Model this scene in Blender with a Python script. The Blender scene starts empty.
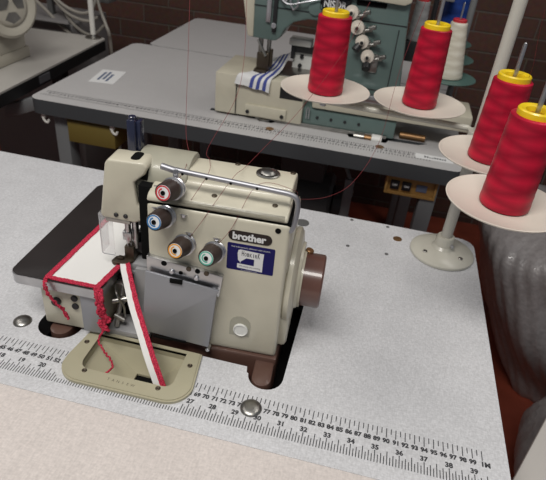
import bpy, bmesh, math, random
from mathutils import Vector, Matrix
from mathutils.geometry import tessellate_polygon
random.seed(7)
S = 0.01            # everything below is written in centimetres, table top at z = 0
TZ = 75.0           # height of the table tops above the floor
scn = bpy.context.scene
col = scn.collection
PI = math.pi

# ------------------------------------------------------------------ materials
def mat(name, rgb, rough=.5, metal=0., coat=0., spec=.5, var=0., vscale=40., bump=0., bscale=120., alpha=None, trans=0.,
        sheen=0., var2=None, ior=None):
    m = bpy.data.materials.new(name); m.use_nodes = True
    nt = m.node_tree; b = nt.nodes['Principled BSDF']
    def S_(k, v):
        if k in b.inputs: b.inputs[k].default_value = v
    S_('Base Color', (*rgb, 1)); S_('Roughness', rough); S_('Metallic', metal); S_('Coat Weight', coat)
    S_('Specular IOR Level', spec); S_('Transmission Weight', trans); S_('Sheen Weight', sheen)
    if alpha is not None: S_('Alpha', alpha)
    if ior: S_('IOR', ior)
    tc = nt.nodes.new('ShaderNodeTexCoord')
    if var or var2:
        n = nt.nodes.new('ShaderNodeTexNoise'); n.inputs['Scale'].default_value = vscale; n.inputs['Detail'].default_value = 5
        nt.links.new(tc.outputs['Object'], n.inputs['Vector'])
        r = nt.nodes.new('ShaderNodeValToRGB')
        r.color_ramp.elements[0].position = .32; r.color_ramp.elements[1].position = .68
        lo = [c * (1 - var) for c in rgb]; hi = [min(1, c * (1 + var)) for c in rgb]
        if var2: lo = var2
        r.color_ramp.elements[0].color = (*lo, 1); r.color_ramp.elements[1].color = (*hi, 1)
        nt.links.new(n.outputs['Fac'], r.inputs['Fac']); nt.links.new(r.outputs['Color'], b.inputs['Base Color'])
    if bump:
        n2 = nt.nodes.new('ShaderNodeTexNoise'); n2.inputs['Scale'].default_value = bscale; n2.inputs['Detail'].default_value = 3
        nt.links.new(tc.outputs['Object'], n2.inputs['Vector'])
        bp = nt.nodes.new('ShaderNodeBump'); bp.inputs['Strength'].default_value = bump; bp.inputs['Distance'].default_value = .002
        nt.links.new(n2.outputs['Fac'], bp.inputs['Height']); nt.links.new(bp.outputs['Normal'], b.inputs['Normal'])
    return m

def laminate(name, rgb, amount=.12, sx=620, sy=900):
    """woven looking speckled laminate: two stretched noises multiplied"""
    m = mat(name, rgb, rough=.42, spec=.35); nt = m.node_tree; b = nt.nodes['Principled BSDF']
    tc = nt.nodes.new('ShaderNodeTexCoord')
    fac = None
    for k, (a, c) in enumerate(((sx * .35, sx), (sx, sx * .35), (28, 28))):
        mp = nt.nodes.new('ShaderNodeMapping'); mp.inputs['Scale'].default_value = (a, c, 1)
        n = nt.nodes.new('ShaderNodeTexNoise'); n.inputs['Scale'].default_value = 1; n.inputs['Detail'].default_value = 3
        nt.links.new(tc.outputs['Object'], mp.inputs['Vector']); nt.links.new(mp.outputs['Vector'], n.inputs['Vector'])
        mr = nt.nodes.new('ShaderNodeMapRange'); mr.inputs['From Min'].default_value = .3; mr.inputs['From Max'].default_value = .7
        w = amount if k < 2 else amount * .35
        mr.inputs['To Min'].default_value = 1 - w; mr.inputs['To Max'].default_value = 1 + w * .6
        nt.links.new(n.outputs['Fac'], mr.inputs['Value'])
        if fac is None: fac = mr.outputs['Result']
        else:
            mu = nt.nodes.new('ShaderNodeMath'); mu.operation = 'MULTIPLY'
            nt.links.new(fac, mu.inputs[0]); nt.links.new(mr.outputs['Result'], mu.inputs[1]); fac = mu.outputs[0]
    vm = nt.nodes.new('ShaderNodeVectorMath'); vm.operation = 'SCALE'; vm.inputs[0].default_value = rgb
    nt.links.new(fac, vm.inputs['Scale']); nt.links.new(vm.outputs['Vector'], b.inputs['Base Color'])
    return m

def thread_mat(name, lo, hi, period=.021):
    """cross wound thread: slanted bands that meet in zig-zags around the cone"""
    m = mat(name, hi, rough=.40, spec=.3, sheen=0.); nt = m.node_tree; b = nt.nodes['Principled BSDF']
    N = nt.nodes.new; Lk = nt.links.new
    tc = N('ShaderNodeTexCoord'); sp = N('ShaderNodeSeparateXYZ'); Lk(tc.outputs['Object'], sp.inputs[0])
    at = N('ShaderNodeMath'); at.operation = 'ARCTAN2'; Lk(sp.outputs['Y'], at.inputs[0]); Lk(sp.outputs['X'], at.inputs[1])
    def M(op, a, c):
        n = N('ShaderNodeMath'); n.operation = op
        for i, v in enumerate((a, c)):
            if v is None: continue
            if isinstance(v, (int, float)): n.inputs[i].default_value = v
            else: Lk(v, n.inputs[i])
        return n.outputs[0]
    zz = M('MULTIPLY', sp.outputs['Z'], 1 / period)
    def tri(sgn, k, ph):
        t = M('ADD', zz, M('MULTIPLY', at.outputs[0], sgn * k / (2 * PI))); t = M('ADD', t, ph)
        return M('PINGPONG', t, .5)
    a = tri(1, 2, 0.); c = tri(-1, 2, .23)
    mn = M('MINIMUM', a, c)
    fine = M('PINGPONG', M('MULTIPLY', M('ADD', sp.outputs['Z'], M('MULTIPLY', at.outputs[0], .0012)), 1100), .5)
    f = M('ADD', M('MULTIPLY', mn, 1.1), M('MULTIPLY', fine, .45))
    r = N('ShaderNodeValToRGB'); r.color_ramp.elements[0].position = .12; r.color_ramp.elements[1].position = .62
    r.color_ramp.elements[0].color = (*lo, 1); r.color_ramp.elements[1].color = (*hi, 1)
    Lk(f, r.inputs['Fac']); Lk(r.outputs['Color'], b.inputs['Base Color'])
    bp = N('ShaderNodeBump'); bp.inputs['Strength'].default_value = .35; bp.inputs['Distance'].default_value = .0005
    Lk(f, bp.inputs['Height']); Lk(bp.outputs['Normal'], b.inputs['Normal'])
    return m

def stripe_mat(name, base, ink, axis, lines):
    m = mat(name, base, rough=.9, spec=.1, bump=.3, bscale=900); nt = m.node_tree; b = nt.nodes['Principled BSDF']
    N = nt.nodes.new; Lk = nt.links.new
    tc = N('ShaderNodeTexCoord'); sp = N('ShaderNodeSeparateXYZ'); Lk(tc.outputs['UV'], sp.inputs[0])
    r = N('ShaderNodeValToRGB'); r.color_ramp.interpolation = 'CONSTANT'
    els = r.color_ramp.elements; els[0].position = 0; els[0].color = (*base, 1); els[1].position = lines[0][0]; els[1].color = (*ink, 1)
    e = els.new(lines[0][1]); e.color = (*base, 1)
    for a, c in lines[1:]:
        e = els.new(a); e.color = (*ink, 1); e = els.new(c); e.color = (*base, 1)
    Lk(sp.outputs[axis], r.inputs['Fac']); Lk(r.outputs['Color'], b.inputs['Base Color'])
    return m

def brick_mat():
    m = mat('brick', (.06, .03, .02), rough=.85, spec=.2); nt = m.node_tree; b = nt.nodes['Principled BSDF']
    N = nt.nodes.new; Lk = nt.links.new
    tc = N('ShaderNodeTexCoord'); sp = N('ShaderNodeSeparateXYZ'); cb = N('ShaderNodeCombineXYZ')
    Lk(tc.outputs['Object'], sp.inputs[0]); Lk(sp.outputs['X'], cb.inputs[0]); Lk(sp.outputs['Z'], cb.inputs[1])
    br = N('ShaderNodeTexBrick'); Lk(cb.outputs[0], br.inputs['Vector'])
    br.inputs['Scale'].default_value = 1; br.inputs['Brick Width'].default_value = .225; br.inputs['Row Height'].default_value = .072
    br.inputs['Mortar Size'].default_value = .004; br.inputs['Mortar Smooth'].default_value = .4
    br.inputs['Color1'].default_value = (.125, .062, .048, 1); br.inputs['Color2'].default_value = (.078, .043, .035, 1)
    br.inputs['Mortar'].default_value = (.14, .11, .095, 1)
    no = N('ShaderNodeTexNoise'); no.inputs['Scale'].default_value = 60; Lk(tc.outputs['Object'], no.inputs['Vector'])
    mx = N('ShaderNodeMix'); mx.data_type = 'RGBA'; mx.blend_type = 'MULTIPLY'; mx.inputs[0].default_value = .5
    Lk(br.outputs['Color'], mx.inputs[6]); Lk(no.outputs['Color'], mx.inputs[7]); Lk(mx.outputs[2], b.inputs['Base Color'])
    bp = N('ShaderNodeBump'); bp.inputs['Distance'].default_value = .004; bp.invert = True
    Lk(br.outputs['Fac'], bp.inputs['Height']); Lk(bp.outputs['Normal'], b.inputs['Normal'])
    return m

M = dict(
    lam=laminate('grey_laminate', (.62, .62, .64)),
    lam2=laminate('pale_laminate', (.50, .49, .49), amount=.05),
    cream_lam=laminate('cream_speckled_laminate', (.66, .60, .57), amount=.09, sx=520),
    desk=laminate('desk_laminate', (.45, .43, .40), amount=.03),
    edge=mat('dark_edging', (.055, .06, .066), .55), blackedge=mat('black_edging', (.012, .012, .013), .5),
    ink=mat('black_ink', (.03, .03, .035), .6), ink_soft=mat('grey_ink', (.09, .09, .10), .6),
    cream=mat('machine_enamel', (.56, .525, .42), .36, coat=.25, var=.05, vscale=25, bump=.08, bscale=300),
    cream_grey=mat('arm_enamel_recess_shade', (.36, .345, .275), .38, coat=.2, var=.05),  # cream_grey: arm colour, also the painted shading of the gauge recess
    brown=mat('brown_enamel', (.105, .055, .042), .38, coat=.2), wheel=mat('brown_plastic', (.125, .058, .045), .3, coat=.4),
    darkbrown=mat('knob_plastic', (.04, .026, .022), .4), black=mat('black_metal', (.015, .015, .017), .4),
    void=mat('black_and_cavity_shade', (.005, .005, .005), .9, spec=.1), plate=mat('black_enamel_plate', (.022, .018, .018), .5, coat=.0, spec=.3, var=.2, vscale=12),  # void: near-black, also stands in for shade in holes and cavities
    silver=mat('brushed_steel', (.55, .55, .56), .33, metal=1., var=.12, vscale=30, bump=.1, bscale=200),
    flap=mat('grey_painted_cover', (.30, .305, .33), .38, metal=.35, var=.04, vscale=14),
    chrome=mat('chrome', (.60, .60, .63), .36, metal=1.), plategrey=mat('satin_grey_plate', (.42, .42, .43), .4, metal=.3, var=.08), plaster=mat('plaster', (.25, .22, .20), .8), rodm=mat('satin_steel', (.42, .42, .45), .5, metal=1.), steel=mat('dull_steel', (.36, .35, .33), .35, metal=1., var=.15),
    navy=mat('navy_plastic', (.018, .022, .05), .25, coat=.5),
    tray=mat('olive_enamel', (.40, .37, .26), .4, coat=.15, var=.06, vscale=18), tray_dark=mat('olive_engraving', (.11, .10, .07), .6),
    gauge=mat('frosted_gauge', (.72, .72, .69), .4), white=mat('white_plastic', (.72, .70, .66), .4), stand=mat('stand_enamel', (.55, .53, .46), .35, coat=.2),
    stand_g=mat('stand_pole_enamel', (.52, .50, .45), .4), disc=mat('cream_plastic', (.70, .635, .555), .42, coat=.15, var=.03, vscale=9),
    red=thread_mat('red_thread', (.30, .004, .022), (.60, .010, .042)),
    redline=mat('red_sewing_thread', (.20, .025, .03), .7),
    yellow=mat('yellow_plastic', (.86, .60, .012), .35, coat=.2),
    white_thread=thread_mat('white_thread', (.60, .55, .45), (.78, .74, .64)), grey_thread=thread_mat('grey_thread', (.25, .25, .25), (.34, .34, .34)),
    blue_thread=thread_mat('blue_thread', (.012, .04, .20), (.016, .06, .30)),
    teal=mat('teal_enamel', (.12, .175, .165), .38, coat=.2, var=.06, vscale=10), teal_disc=mat('teal_plastic', (.075, .145, .13), .45),
    cloth=mat('white_cotton', (.80, .79, .77), .95, spec=.1, bump=.35, bscale=1100),
    stitch=mat('red_overlock_stitching', (.68, .06, .11), .85, spec=.15, var=.45, vscale=700, bump=1., bscale=1400, var2=(.32, .008, .03)),
    clear=mat('clear_plastic_guard', (.9, .9, .92), .08, alpha=.22, spec=.8),
    sticker=mat('navy_sticker', (.014, .012, .10), .75, spec=.15), paper=mat('white_paper', (.72, .72, .72), .7), blueink=mat('blue_ink', (.13, .16, .24), .7),
    k_red=mat('red_ring', (.55, .03, .04), .4), k_blue=mat('blue_ring', (.03, .18, .42), .4),
    k_orange=mat('orange_ring', (.75, .33, .04), .4), k_green=mat('green_ring', (.12, .42, .32), .4),
    copper=mat('oxidised_brass', (.30, .17, .08), .4, metal=.8), darkscrew=mat('dark_screw', (.10, .08, .06), .4, metal=.8), floor=mat('red_brown_floor', (.24, .052, .03), .32, var=.35, vscale=6, bump=.1),
    leg=mat('grey_painted_leg', (.17, .175, .18), .45), bracket=mat('dark_grey_bracket', (.11, .11, .11), .5),
    olivebox=mat('olive_drawer', (.17, .125, .03), .5), orangebox=mat('tan_switch_case', (.36, .20, .06), .5),
    wrap=mat('bubble_wrap', (.27, .25, .25), .36, coat=.3, var=.14, vscale=60, bump=1., bscale=130),
    board=mat('pale_board', (.55, .52, .49), .45), cable=mat('pale_cable', (.27, .25, .22), .5), cable_d=mat('dark_cable', (.05, .05, .05), .5),
    fabric_box=mat('grey_packaging', (.20, .19, .19), .7), badge=mat('badge_dark', (.03, .022, .02), .6, spec=.2),
    deskcream=mat('desk_machine_enamel', (.47, .44, .37), .42), motor=mat('motor_grey', (.06, .06, .06), .5),
)
M['brick'] = brick_mat()
M['stripes'] = stripe_mat('blue_striped_cotton', (.70, .70, .70), (.07, .09, .30), 'X', [(.42, .52), (.61, .71), (.80, .90)])

# ------------------------------------------------------------------ mesh builder
class MB:
    def __init__(s): s.V = []; s.F = []; s.FM = []; s.UV = {}
    def add(s, bm, mi=0):
        bm.normal_update(); o = len(s.V); bm.verts.index_update()
        s.V += [tuple(v.co) for v in bm.verts]
        for f in bm.faces: s.F.append([o + v.index for v in f.verts]); s.FM.append(mi)
        bm.free(); return s
    def raw(s, V, F, mi=0):
        o = len(s.V); s.V += [tuple(v) for v in V]
        for f in F: s.F.append([o + i for i in f]); s.FM.append(mi)
        return s
    def box(s, x0, x1, y0, y1, z0, z1, b=.1, seg=2, mi=0, T=None):
        bm = bmesh.new(); bmesh.ops.create_cube(bm, size=1)
        for v in bm.verts: v.co = Vector((x0 + (v.co.x + .5) * (x1 - x0), y0 + (v.co.y + .5) * (y1 - y0), z0 + (v.co.z + .5) * (z1 - z0)))
        if b: bmesh.ops.bevel(bm, geom=bm.edges[:], offset=b, segments=seg, affect='EDGES', profile=.5)
        if T is not None: bm.transform(T)
        return s.add(bm, mi)
    def lathe(s, prof, o=(0, 0, 0), axis=(0, 0, 1), n=32, mi=0, cap=True):
        ax = Vector(axis).normalized(); q = Vector((0, 0, 1)).rotation_difference(ax); o = Vector(o)
        V = []; F = []
        for (r, z) in prof:
            for k in range(n):
                a = 2 * PI * k / n; V.append(o + q @ Vector((r * math.cos(a), r * math.sin(a), z)))
        for i in range(len(prof) - 1):
            for k in range(n):
                a = i * n + k; b = i * n + (k + 1) % n; F.append([a, b, b + n, a + n])
        if cap:
            F.append([n - 1 - k for k in range(n)]); F.append([(len(prof) - 1) * n + k for k in range(n)])
        return s.raw(V, F, mi)
    def cyl(s, p0, p1, r0, r1=None, n=24, b=.06, mi=0):
        p0 = Vector(p0); p1 = Vector(p1); r1 = r0 if r1 is None else r1; h = (p1 - p0).length; b = min(b, h * .4, r0 * .5, r1 * .5)
        return s.lathe([(r0 - b, 0), (r0, b), (r1, h - b), (r1 - b, h)], p0, p1 - p0, n, mi)
    def tube(s, path, r, n=8, mi=0, cap=True, rs=None):
        P = [Vector(p) for p in path]; V = []; F = []
        up = Vector((0, 0, 1)); t0 = (P[1] - P[0]).normalized()
        if abs(t0.dot(up)) > .9: up = Vector((1, 0, 0))
        a = t0.cross(up).normalized()
        for i, p in enumerate(P):
            t = (P[min(i + 1, len(P) - 1)] - P[max(i - 1, 0)]).normalized()
            a = (a - t * a.dot(t)).normalized(); c = t.cross(a); rr = rs[i] if rs else r
            for k in range(n):
                g = 2 * PI * k / n; V.append(p + (a * math.cos(g) + c * math.sin(g)) * rr)
        for i in range(len(P) - 1):
            for k in range(n):
                x = i * n + k; y = i * n + (k + 1) % n; F.append([x, y, y + n, x + n])
        if cap: F.append([n - 1 - k for k in range(n)]); F.append([(len(P) - 1) * n + k for k in range(n)])
        return s.raw(V, F, mi)
    def prism(s, pts, d, O=(0, 0, 0), A=(1, 0, 0), B=(0, 1, 0), b=0, seg=2, mi=0):
        """polygon in the A,B plane through O, extruded by d along A x B"""
        O = Vector(O); A = Vector(A).normalized(); B = Vector(B).normalized(); N = A.cross(B).normalized()
        bm = bmesh.new(); vs = [bm.verts.new(O + A * x + B * y) for x, y in pts]; f = bm.faces.new(vs)
        r = bmesh.ops.extrude_face_region(bm, geom=[f]); nv = [g for g in r['geom'] if isinstance(g, bmesh.types.BMVert)]
        for v in nv: v.co += N * d
        bmesh.ops.recalc_face_normals(bm, faces=bm.faces[:])
        if b:
            ed = [e for e in bm.edges if len(e.link_faces) == 2 and e.calc_face_angle(0) > .5]
            bmesh.ops.bevel(bm, geom=ed, offset=b, segments=seg, affect='EDGES', profile=.5, clamp_overlap=True)
        return s.add(bm, mi)
    def holed(s, outer, holes, z0, z1, mi=0, side_mi=None):
        loops = [outer] + holes; flat = [p for l in loops for p in l]
        tri = tessellate_polygon([[Vector((x, y, 0)) for x, y in l] for l in loops]); n = len(flat)
        V = [(x, y, z1) for x, y in flat] + [(x, y, z0) for x, y in flat]
        F = []; 
        for t in tri:
            a, b_, c = [Vector((*flat[i], 0)) for i in t]
            if (b_ - a).cross(c - a).z < 0: t = (t[0], t[2], t[1])
            F.append(list(t)); F.append([t[0] + n, t[2] + n, t[1] + n])
        s.raw(V, F, mi); o = 0; SF = []
        for li, l in enumerate(loops):
            m = len(l); area = sum(l[i][0] * l[(i + 1) % m][1] - l[(i + 1) % m][0] * l[i][1] for i in range(m))
            ccw = area > 0
            for i in range(m):
                a = o + i; b_ = o + (i + 1) % m; q = [a + n, b_ + n, b_, a] if ccw == (li == 0) else [a, b_, b_ + n, a + n]
                SF.append(q)
            o += m
        return s.raw(V, SF, side_mi if side_mi is not None else mi)
    def sheet(s, rows, th=.05, mi=0, uv=False):
        """grid of points made into a thin cloth with thickness"""
        R = len(rows); Cn = len(rows[0]); P = [[Vector(p) for p in r] for r in rows]; N = []
        for i in range(R):
            for j in range(Cn):
                du = P[min(i + 1, R - 1)][j] - P[max(i - 1, 0)][j]; dv = P[i][min(j + 1, Cn - 1)] - P[i][max(j - 1, 0)]
                nn = du.cross(dv); N.append(nn.normalized() if nn.length > 1e-9 else Vector((0, 0, 1)))
        V = [P[i][j] + N[i * Cn + j] * th / 2 for i in range(R) for j in range(Cn)] + [P[i][j] - N[i * Cn + j] * th / 2 for i in range(R) for j in range(Cn)]
        n = R * Cn; F = []
        for i in range(R - 1):
            for j in range(Cn - 1):
                a = i * Cn + j; F.append([a, a + Cn, a + Cn + 1, a + 1]); F.append([n + a, n + a + 1, n + a + Cn + 1, n + a + Cn])
        for i in range(R - 1):
            for j in (0, Cn - 1):
                a = i * Cn + j; F.append([a, a + Cn, a + Cn + n, a + n] if j else [a + n, a + Cn + n, a + Cn, a])
        for j in range(Cn - 1):
            for i in (0, R - 1):
                a = i * Cn + j; F.append([a, a + 1, a + 1 + n, a + n] if not i else [a + n, a + 1 + n, a + 1, a])
        if uv:
            o = len(s.V)
            for i in range(R):
                for j in range(Cn):
                    for k in (0, n): s.UV[o + k + i * Cn + j] = (j / (Cn - 1), i / (R - 1))
        return s.raw(V, F, mi)
    def build(s, name, mats, parent=None, T=None, loc=None, smooth=35, label=None):
        mats = mats if isinstance(mats, (list, tuple)) else [mats]
        me = bpy.data.meshes.new(name)
        L0 = Vector(loc) if loc is not None else Vector((0, 0, 0))
        V = [(Vector(v) - L0) * S for v in s.V]
        me.from_pydata([tuple(v) for v in V], [], s.F)
        for m in mats: me.materials.append(M[m] if isinstance(m, str) else m)
        for p, mi in zip(me.polygons, s.FM): p.material_index = mi; p.use_smooth = True
        if s.UV:
            ul = me.uv_layers.new(name='UVMap')
            for lp in me.loops: ul.data[lp.index].uv = s.UV.get(lp.vertex_index, (0, 0))
        me.validate(); me.set_sharp_from_angle(angle=math.radians(smooth)); me.update()
        o = bpy.data.objects.new(name, me); col.objects.link(o)
        if parent is not None: o.parent = parent; o.location = L0 * S
        else: o.location = (L0.x * S, L0.y * S, (L0.z + TZ) * S)
        if label: o['label'] = label
        return o

def tag(o, label, cat, group=None, kind=None):
    o['label'] = label; o['category'] = cat
    if group: o['group'] = group
    if kind: o['kind'] = kind
    return o
def struct(o): o['kind'] = 'structure'; return o
def thing(name, loc, label, cat, rz=0, group=None):
    o = bpy.data.objects.new(name, None); o.empty_display_size = .03; col.objects.link(o)
    o.location = (loc[0] * S, loc[1] * S, (loc[2] + TZ) * S); o.rotation_euler = (0, 0, rz)
    return tag(o, label, cat, group)
def copy_tree(o, parent=None):
    c = o.copy(); col.objects.link(c)
    if parent is not None: c.parent = parent
    for ch in [x for x in bpy.data.objects if x.parent == o]: copy_tree(ch, c)
    return c

# ---- lettering: glyph meshes from the built-in font, laid in a plane
_font = {}
def glyphs(body, bold=0.):
    key = (body, bold)
    if key not in _font:
        cu = bpy.data.curves.new('letters', 'FONT'); cu.body = body; cu.align_x = 'CENTER'; cu.align_y = 'CENTER'; cu.offset = bold
        cu.resolution_u = 3
        ob = bpy.data.objects.new('letters', cu); col.objects.link(ob)
        dg = bpy.context.evaluated_depsgraph_get(); me = bpy.data.meshes.new_from_object(ob.evaluated_get(dg))
        V = [tuple(v.co) for v in me.vertices]; F = [list(p.vertices) for p in me.polygons]
        xs = [v[0] for v in V]; ys = [v[1] for v in V]
        cx = (min(xs) + max(xs)) / 2; cy = (min(ys) + max(ys)) / 2
        V = [(v[0] - cx, v[1] - cy) for v in V]
        _font[key] = (V, F, max(xs) - min(xs), max(ys) - min(ys))
        bpy.data.objects.remove(ob); bpy.data.curves.remove(cu); bpy.data.meshes.remove(me)
    return _font[key]
def letters(mb, body, O, A, B, w=None, h=None, bold=0., mi=0, lift=.01):
    V, F, W0, H0 = glyphs(body, bold)
    O = Vector(O); A = Vector(A).normalized(); B = Vector(B).normalized(); N = A.cross(B)
    sy = (h / H0) if h else w / W0; sx = (w / W0) if w else sy
    mb.raw([O + A * (x * sx) + B * (y * sy) + N * lift for x, y in V], F, mi)

def bez(pts, n=10):
    """Catmull-Rom through the points"""
    P = [Vector(p) for p in pts]; P = [P[0] * 2 - P[1]] + P + [P[-1] * 2 - P[-2]]; out = []
    for i in range(1, len(P) - 2):
        for k in range(n):
            t = k / n; a, b, c, d = P[i - 1:i + 3]
            out.append(.5 * ((2 * b) + (c - a) * t + (2 * a - 5 * b + 4 * c - d) * t * t + (3 * b - a - 3 * c + d) * t ** 3))
    out.append(P[-2]); return out
def arc(cx, cy, r, a0, a1, n=8):
    return [(cx + r * math.cos(math.radians(a0 + (a1 - a0) * k / n)), cy + r * math.sin(math.radians(a0 + (a1 - a0) * k / n))) for k in range(n + 1)]
def rrect(x0, x1, y0, y1, r, n=6):
    return arc(x1 - r, y0 + r, r, -90, 0, n) + arc(x1 - r, y1 - r, r, 0, 90, n) + arc(x0 + r, y1 - r, r, 90, 180, n) + arc(x0 + r, y0 + r, r, 180, 270, n)

# ------------------------------------------------------------------ camera (solved from the ruler, table edges and thread-stand pole)
CAM = Vector((82.146, -40.684, 48.241)); pitch, yaw, roll, fpx = .581, -.165, .106, 543.6
fw = Vector((math.sin(yaw) * math.cos(pitch), math.cos(yaw) * math.cos(pitch), -math.sin(pitch)))
rt = Vector((math.cos(yaw), -math.sin(yaw), 0)); up = rt.cross(fw)
R_ = rt * math.cos(roll) + up * math.sin(roll); U_ = -rt * math.sin(roll) + up * math.cos(roll)
cd = bpy.data.cameras.new('camera'); cam = bpy.data.objects.new('camera', cd); col.objects.link(cam)
mw = Matrix((R_, U_, -fw)).transposed().to_4x4(); mw.translation = Vector((CAM.x * S, CAM.y * S, (CAM.z + TZ) * S)); cam.matrix_world = mw
cd.sensor_fit = 'HORIZONTAL'; cd.sensor_width = 36; cd.lens = fpx * 36 / 546; cd.clip_start = .02
cd.dof.use_dof = True; cd.dof.focus_distance = .62; cd.dof.aperture_fstop = 13
scn.camera = cam

# ------------------------------------------------------------------ room
def quad(name, pts, m):
    mb = MB(); mb.raw(pts, [[0, 1, 2, 3]]); return mb
fl = MB(); fl.box(-160, 330, -160, 200, -TZ - 5, -TZ, b=0); struct(fl.build('floor', 'floor'))
wl = MB(); wl.box(-160, 330, 190, 202, -TZ, 190, b=0); struct(wl.build('wall_back', 'brick'))
ww = MB(); ww.box(-172, -160, -160, 202, -TZ, 190, b=0); struct(ww.build('wall_left', 'plaster'))

# ------------------------------------------------------------------ front sewing table
table = thing('sewing_table', (76, 18, -TZ), 'grey speckled laminate sewing table in front, printed ruler along its near edge', 'table')
TO = Vector((76, 18, -TZ))     # its parts are written in table coordinates and shifted
def tpart(mb, name, m, label=None):
    mb.V = [tuple(Vector(v) - TO) for v in mb.V]; return mb.build(name, m, table, label=label)
hole = ([(46.5, 20)] + [(46.5, 4.2)] + arc(48.9, 3.9, 2.4, 180, 270, 6)[0:] + arc(49.6, 3.9, 2.4, 270, 360, 6) + [(52.2, 4.1)] +
        [(54.9, 4.1), (54.9, -1.0)] + arc(56.1, -1.3, 1.2, 180, 270, 4) + arc(65.0, -1.3, 1.2, 270, 360, 4) + [(66.2, 4.1)] +
        [(73.2, 4.1), (73.4, 3.2)] + arc(75.65, 3.3, 2.05, 185, 270, 6) + arc(75.7, 3.3, 2.05, 270, 358, 6) + [(77.75, 20)])
hole2 = []
for p in hole:
    if not hole2 or (Vector(p) - Vector(hole2[-1])).length > .02: hole2.append(p)
t = MB(); t.holed([(-12, -6.44), (102.7, -6.44)] + arc(100.2, 41.1, 2.5, 0, 90, 6) + [(-12, 43.64)], [hole2], -3.2, 0, 0, 1)
tpart(t, 'tabletop', ['lam', 'edge'])
r = MB()
def tick(mb, x, y0, y1, w=.10, z=.006): mb.raw([(x - w / 2, y1, z), (x + w / 2, y1, z), (x + w / 2, y0, z), (x - w / 2, y0, z)], [[0, 1, 2, 3]])
for k in range(0, 201):
    x = k * .5
    if k == 0 or 53.2 < x < 67.8: continue
    tick(r, x, 0 if True else 0, -1.2 if k % 2 == 0 else -.72)
for c in range(1, 101):
    if 53.4 < c < 68: continue
    letters(r, str(c) if c < 100 else '1M', (c + (.35 if c == 100 else 0), -1.62, 0), (1, 0, 0), (0, 1, 0), h=.62, bold=.055, lift=.006)
for k in range(1, 39 * 8 + 5):
    x = k * 2.54 / 8; y0 = -2.95 if k % 8 == 4 else (-3.1 if k % 8 == 0 else (-3.3 if k % 2 == 0 else -3.6))
    if 53.2 < x < 67.9: y0 = -3.98
    tick(r, x, y0, -4.55)
for i in [q for q in range(1, 40) if not 53.2 < q * 2.54 < 67.5]: letters(r, str(i), (i * 2.54, -2.72, 0), (1, 0, 0), (0, 1, 0), h=.64, bold=.05, lift=.006)
tpart(r, 'ruler_scale', 'ink')
sh = MB(); sh.box(43, 81, 4.3, 24, -5.6, -4.6, b=0); tpart(sh, 'hole_shade_shelf', 'void')  # added shelf carries the base; its black stands in for shadow in the cutout
for (x, y) in ((-6, 39), (98, 39), (-6, 0), (98, 0)):
    l = MB(); l.box(x - 2, x + 2, y - 2.5, y + 2.5, -TZ, -3.2, b=.3); tpart(l, 'leg', 'leg')
for x in (-6, 98):
    l = MB(); l.box(x - 1.6, x + 1.6, 2.5, 36.5, -60, -56, b=.3); tpart(l, 'crossbar', 'leg')
ap = MB(); ap.box(0, 92, 38, 39.2, -8, -3.2, b=.1); tpart(ap, 'apron', 'edge')

ext = thing('table_extension', (50, -20, -TZ), 'cream speckled board butted against the near side of the ruled table', 'table')
b_ = MB(); b_.box(-62, 54, -22, 13.555, TZ - 3.2, TZ - .008, b=.012, seg=1); b_.build('board', 'cream_lam', ext)
for x in (-50, 44):
    b_ = MB(); b_.box(x - 2, x + 2, -12, -8, 0, TZ - 3.2, b=.2); b_.build('leg', 'leg', ext)

# domed caps and screw heads set in the table
def cap(x, y, r_, label, m='steel', h=.42, name='table_cap', z=0, group=None, cat='cap'):
    c = MB(); c.lathe([(r_, -.0), (r_, .06), (r_ * .93, h * .45), (r_ * .7, h * .8), (r_ * .35, h * .98), (.02, h)], (x, y, z), n=28)
    if group is not None:
        c.V = [tuple(Vector(v) - group[1]) for v in c.V]; return c.build(name, m, group[0], label=label)
    return tag(c.build(name, m, loc=(x, y, z)), label, cat)
cap(75.2, -1.7, 1.22, 'domed steel cap', group=(table, TO))
cap(44.6, 2.9, 1.12, 'domed steel cap', group=(table, TO))
cap(73.7, 38.8, 1.15, 'dark oval cap in the table behind the overlock handwheel', m='bracket', h=.15, group=(table, TO))
cap(89.9, 39.5, .75, 'brass coloured screw head in the table just left of the thread stand base', m='copper', h=.12, name='screw_head', group=(table, TO))
for x, y, lb in ((82.0, 34.4, 'tiny dark screw hole nearest the handwheel on the grey table'), (88.3, 34.2, 'tiny dark screw hole in front of the brass screw head'),
                 (81.8, 42.9, 'tiny dark screw hole at the back edge behind the handwheel'), (88.1, 42.8, 'tiny dark screw hole at the back edge behind the brass screw head')):
    cap(x, y, .30, lb, m='bracket', h=.05, name='screw_plug', group=(table, TO))

# ------------------------------------------------------------------ waste chute
ch = thing('waste_chute', (60.5, 0, 0), 'olive enamelled scrap chute let into the table before the machine', 'chute')
CO = Vector((60.5, 0, 0))
def shift(mb, O): mb.V = [tuple(Vector(v) - Vector(O)) for v in mb.V]; return mb
def rim_outline(g=0):
    return ([(67.65 - g, 3.95 - g * .2), (53.45 + g, 3.95 - g * .2), (52.85 + g, -.7)] + arc(55.6, -1.35, 2.75 - g, 178, 268, 8) + arc(65.6, -1.2, 2.75 - g, -90, -2, 8))
inner = [(65.9, 3.45), (54.9, 3.45), (54.95, -.9)] + arc(56.1, -1.0, 1.1, 190, 270, 5) + arc(65.0, -1.0, 1.0, -90, -5, 5)
m_ = MB(); m_.holed(rim_outline(0), [inner], .0, .34); m_.holed(rim_outline(.22), [inner], .34, .45)
shift(m_, CO).build('rim', 'tray', ch)
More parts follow.
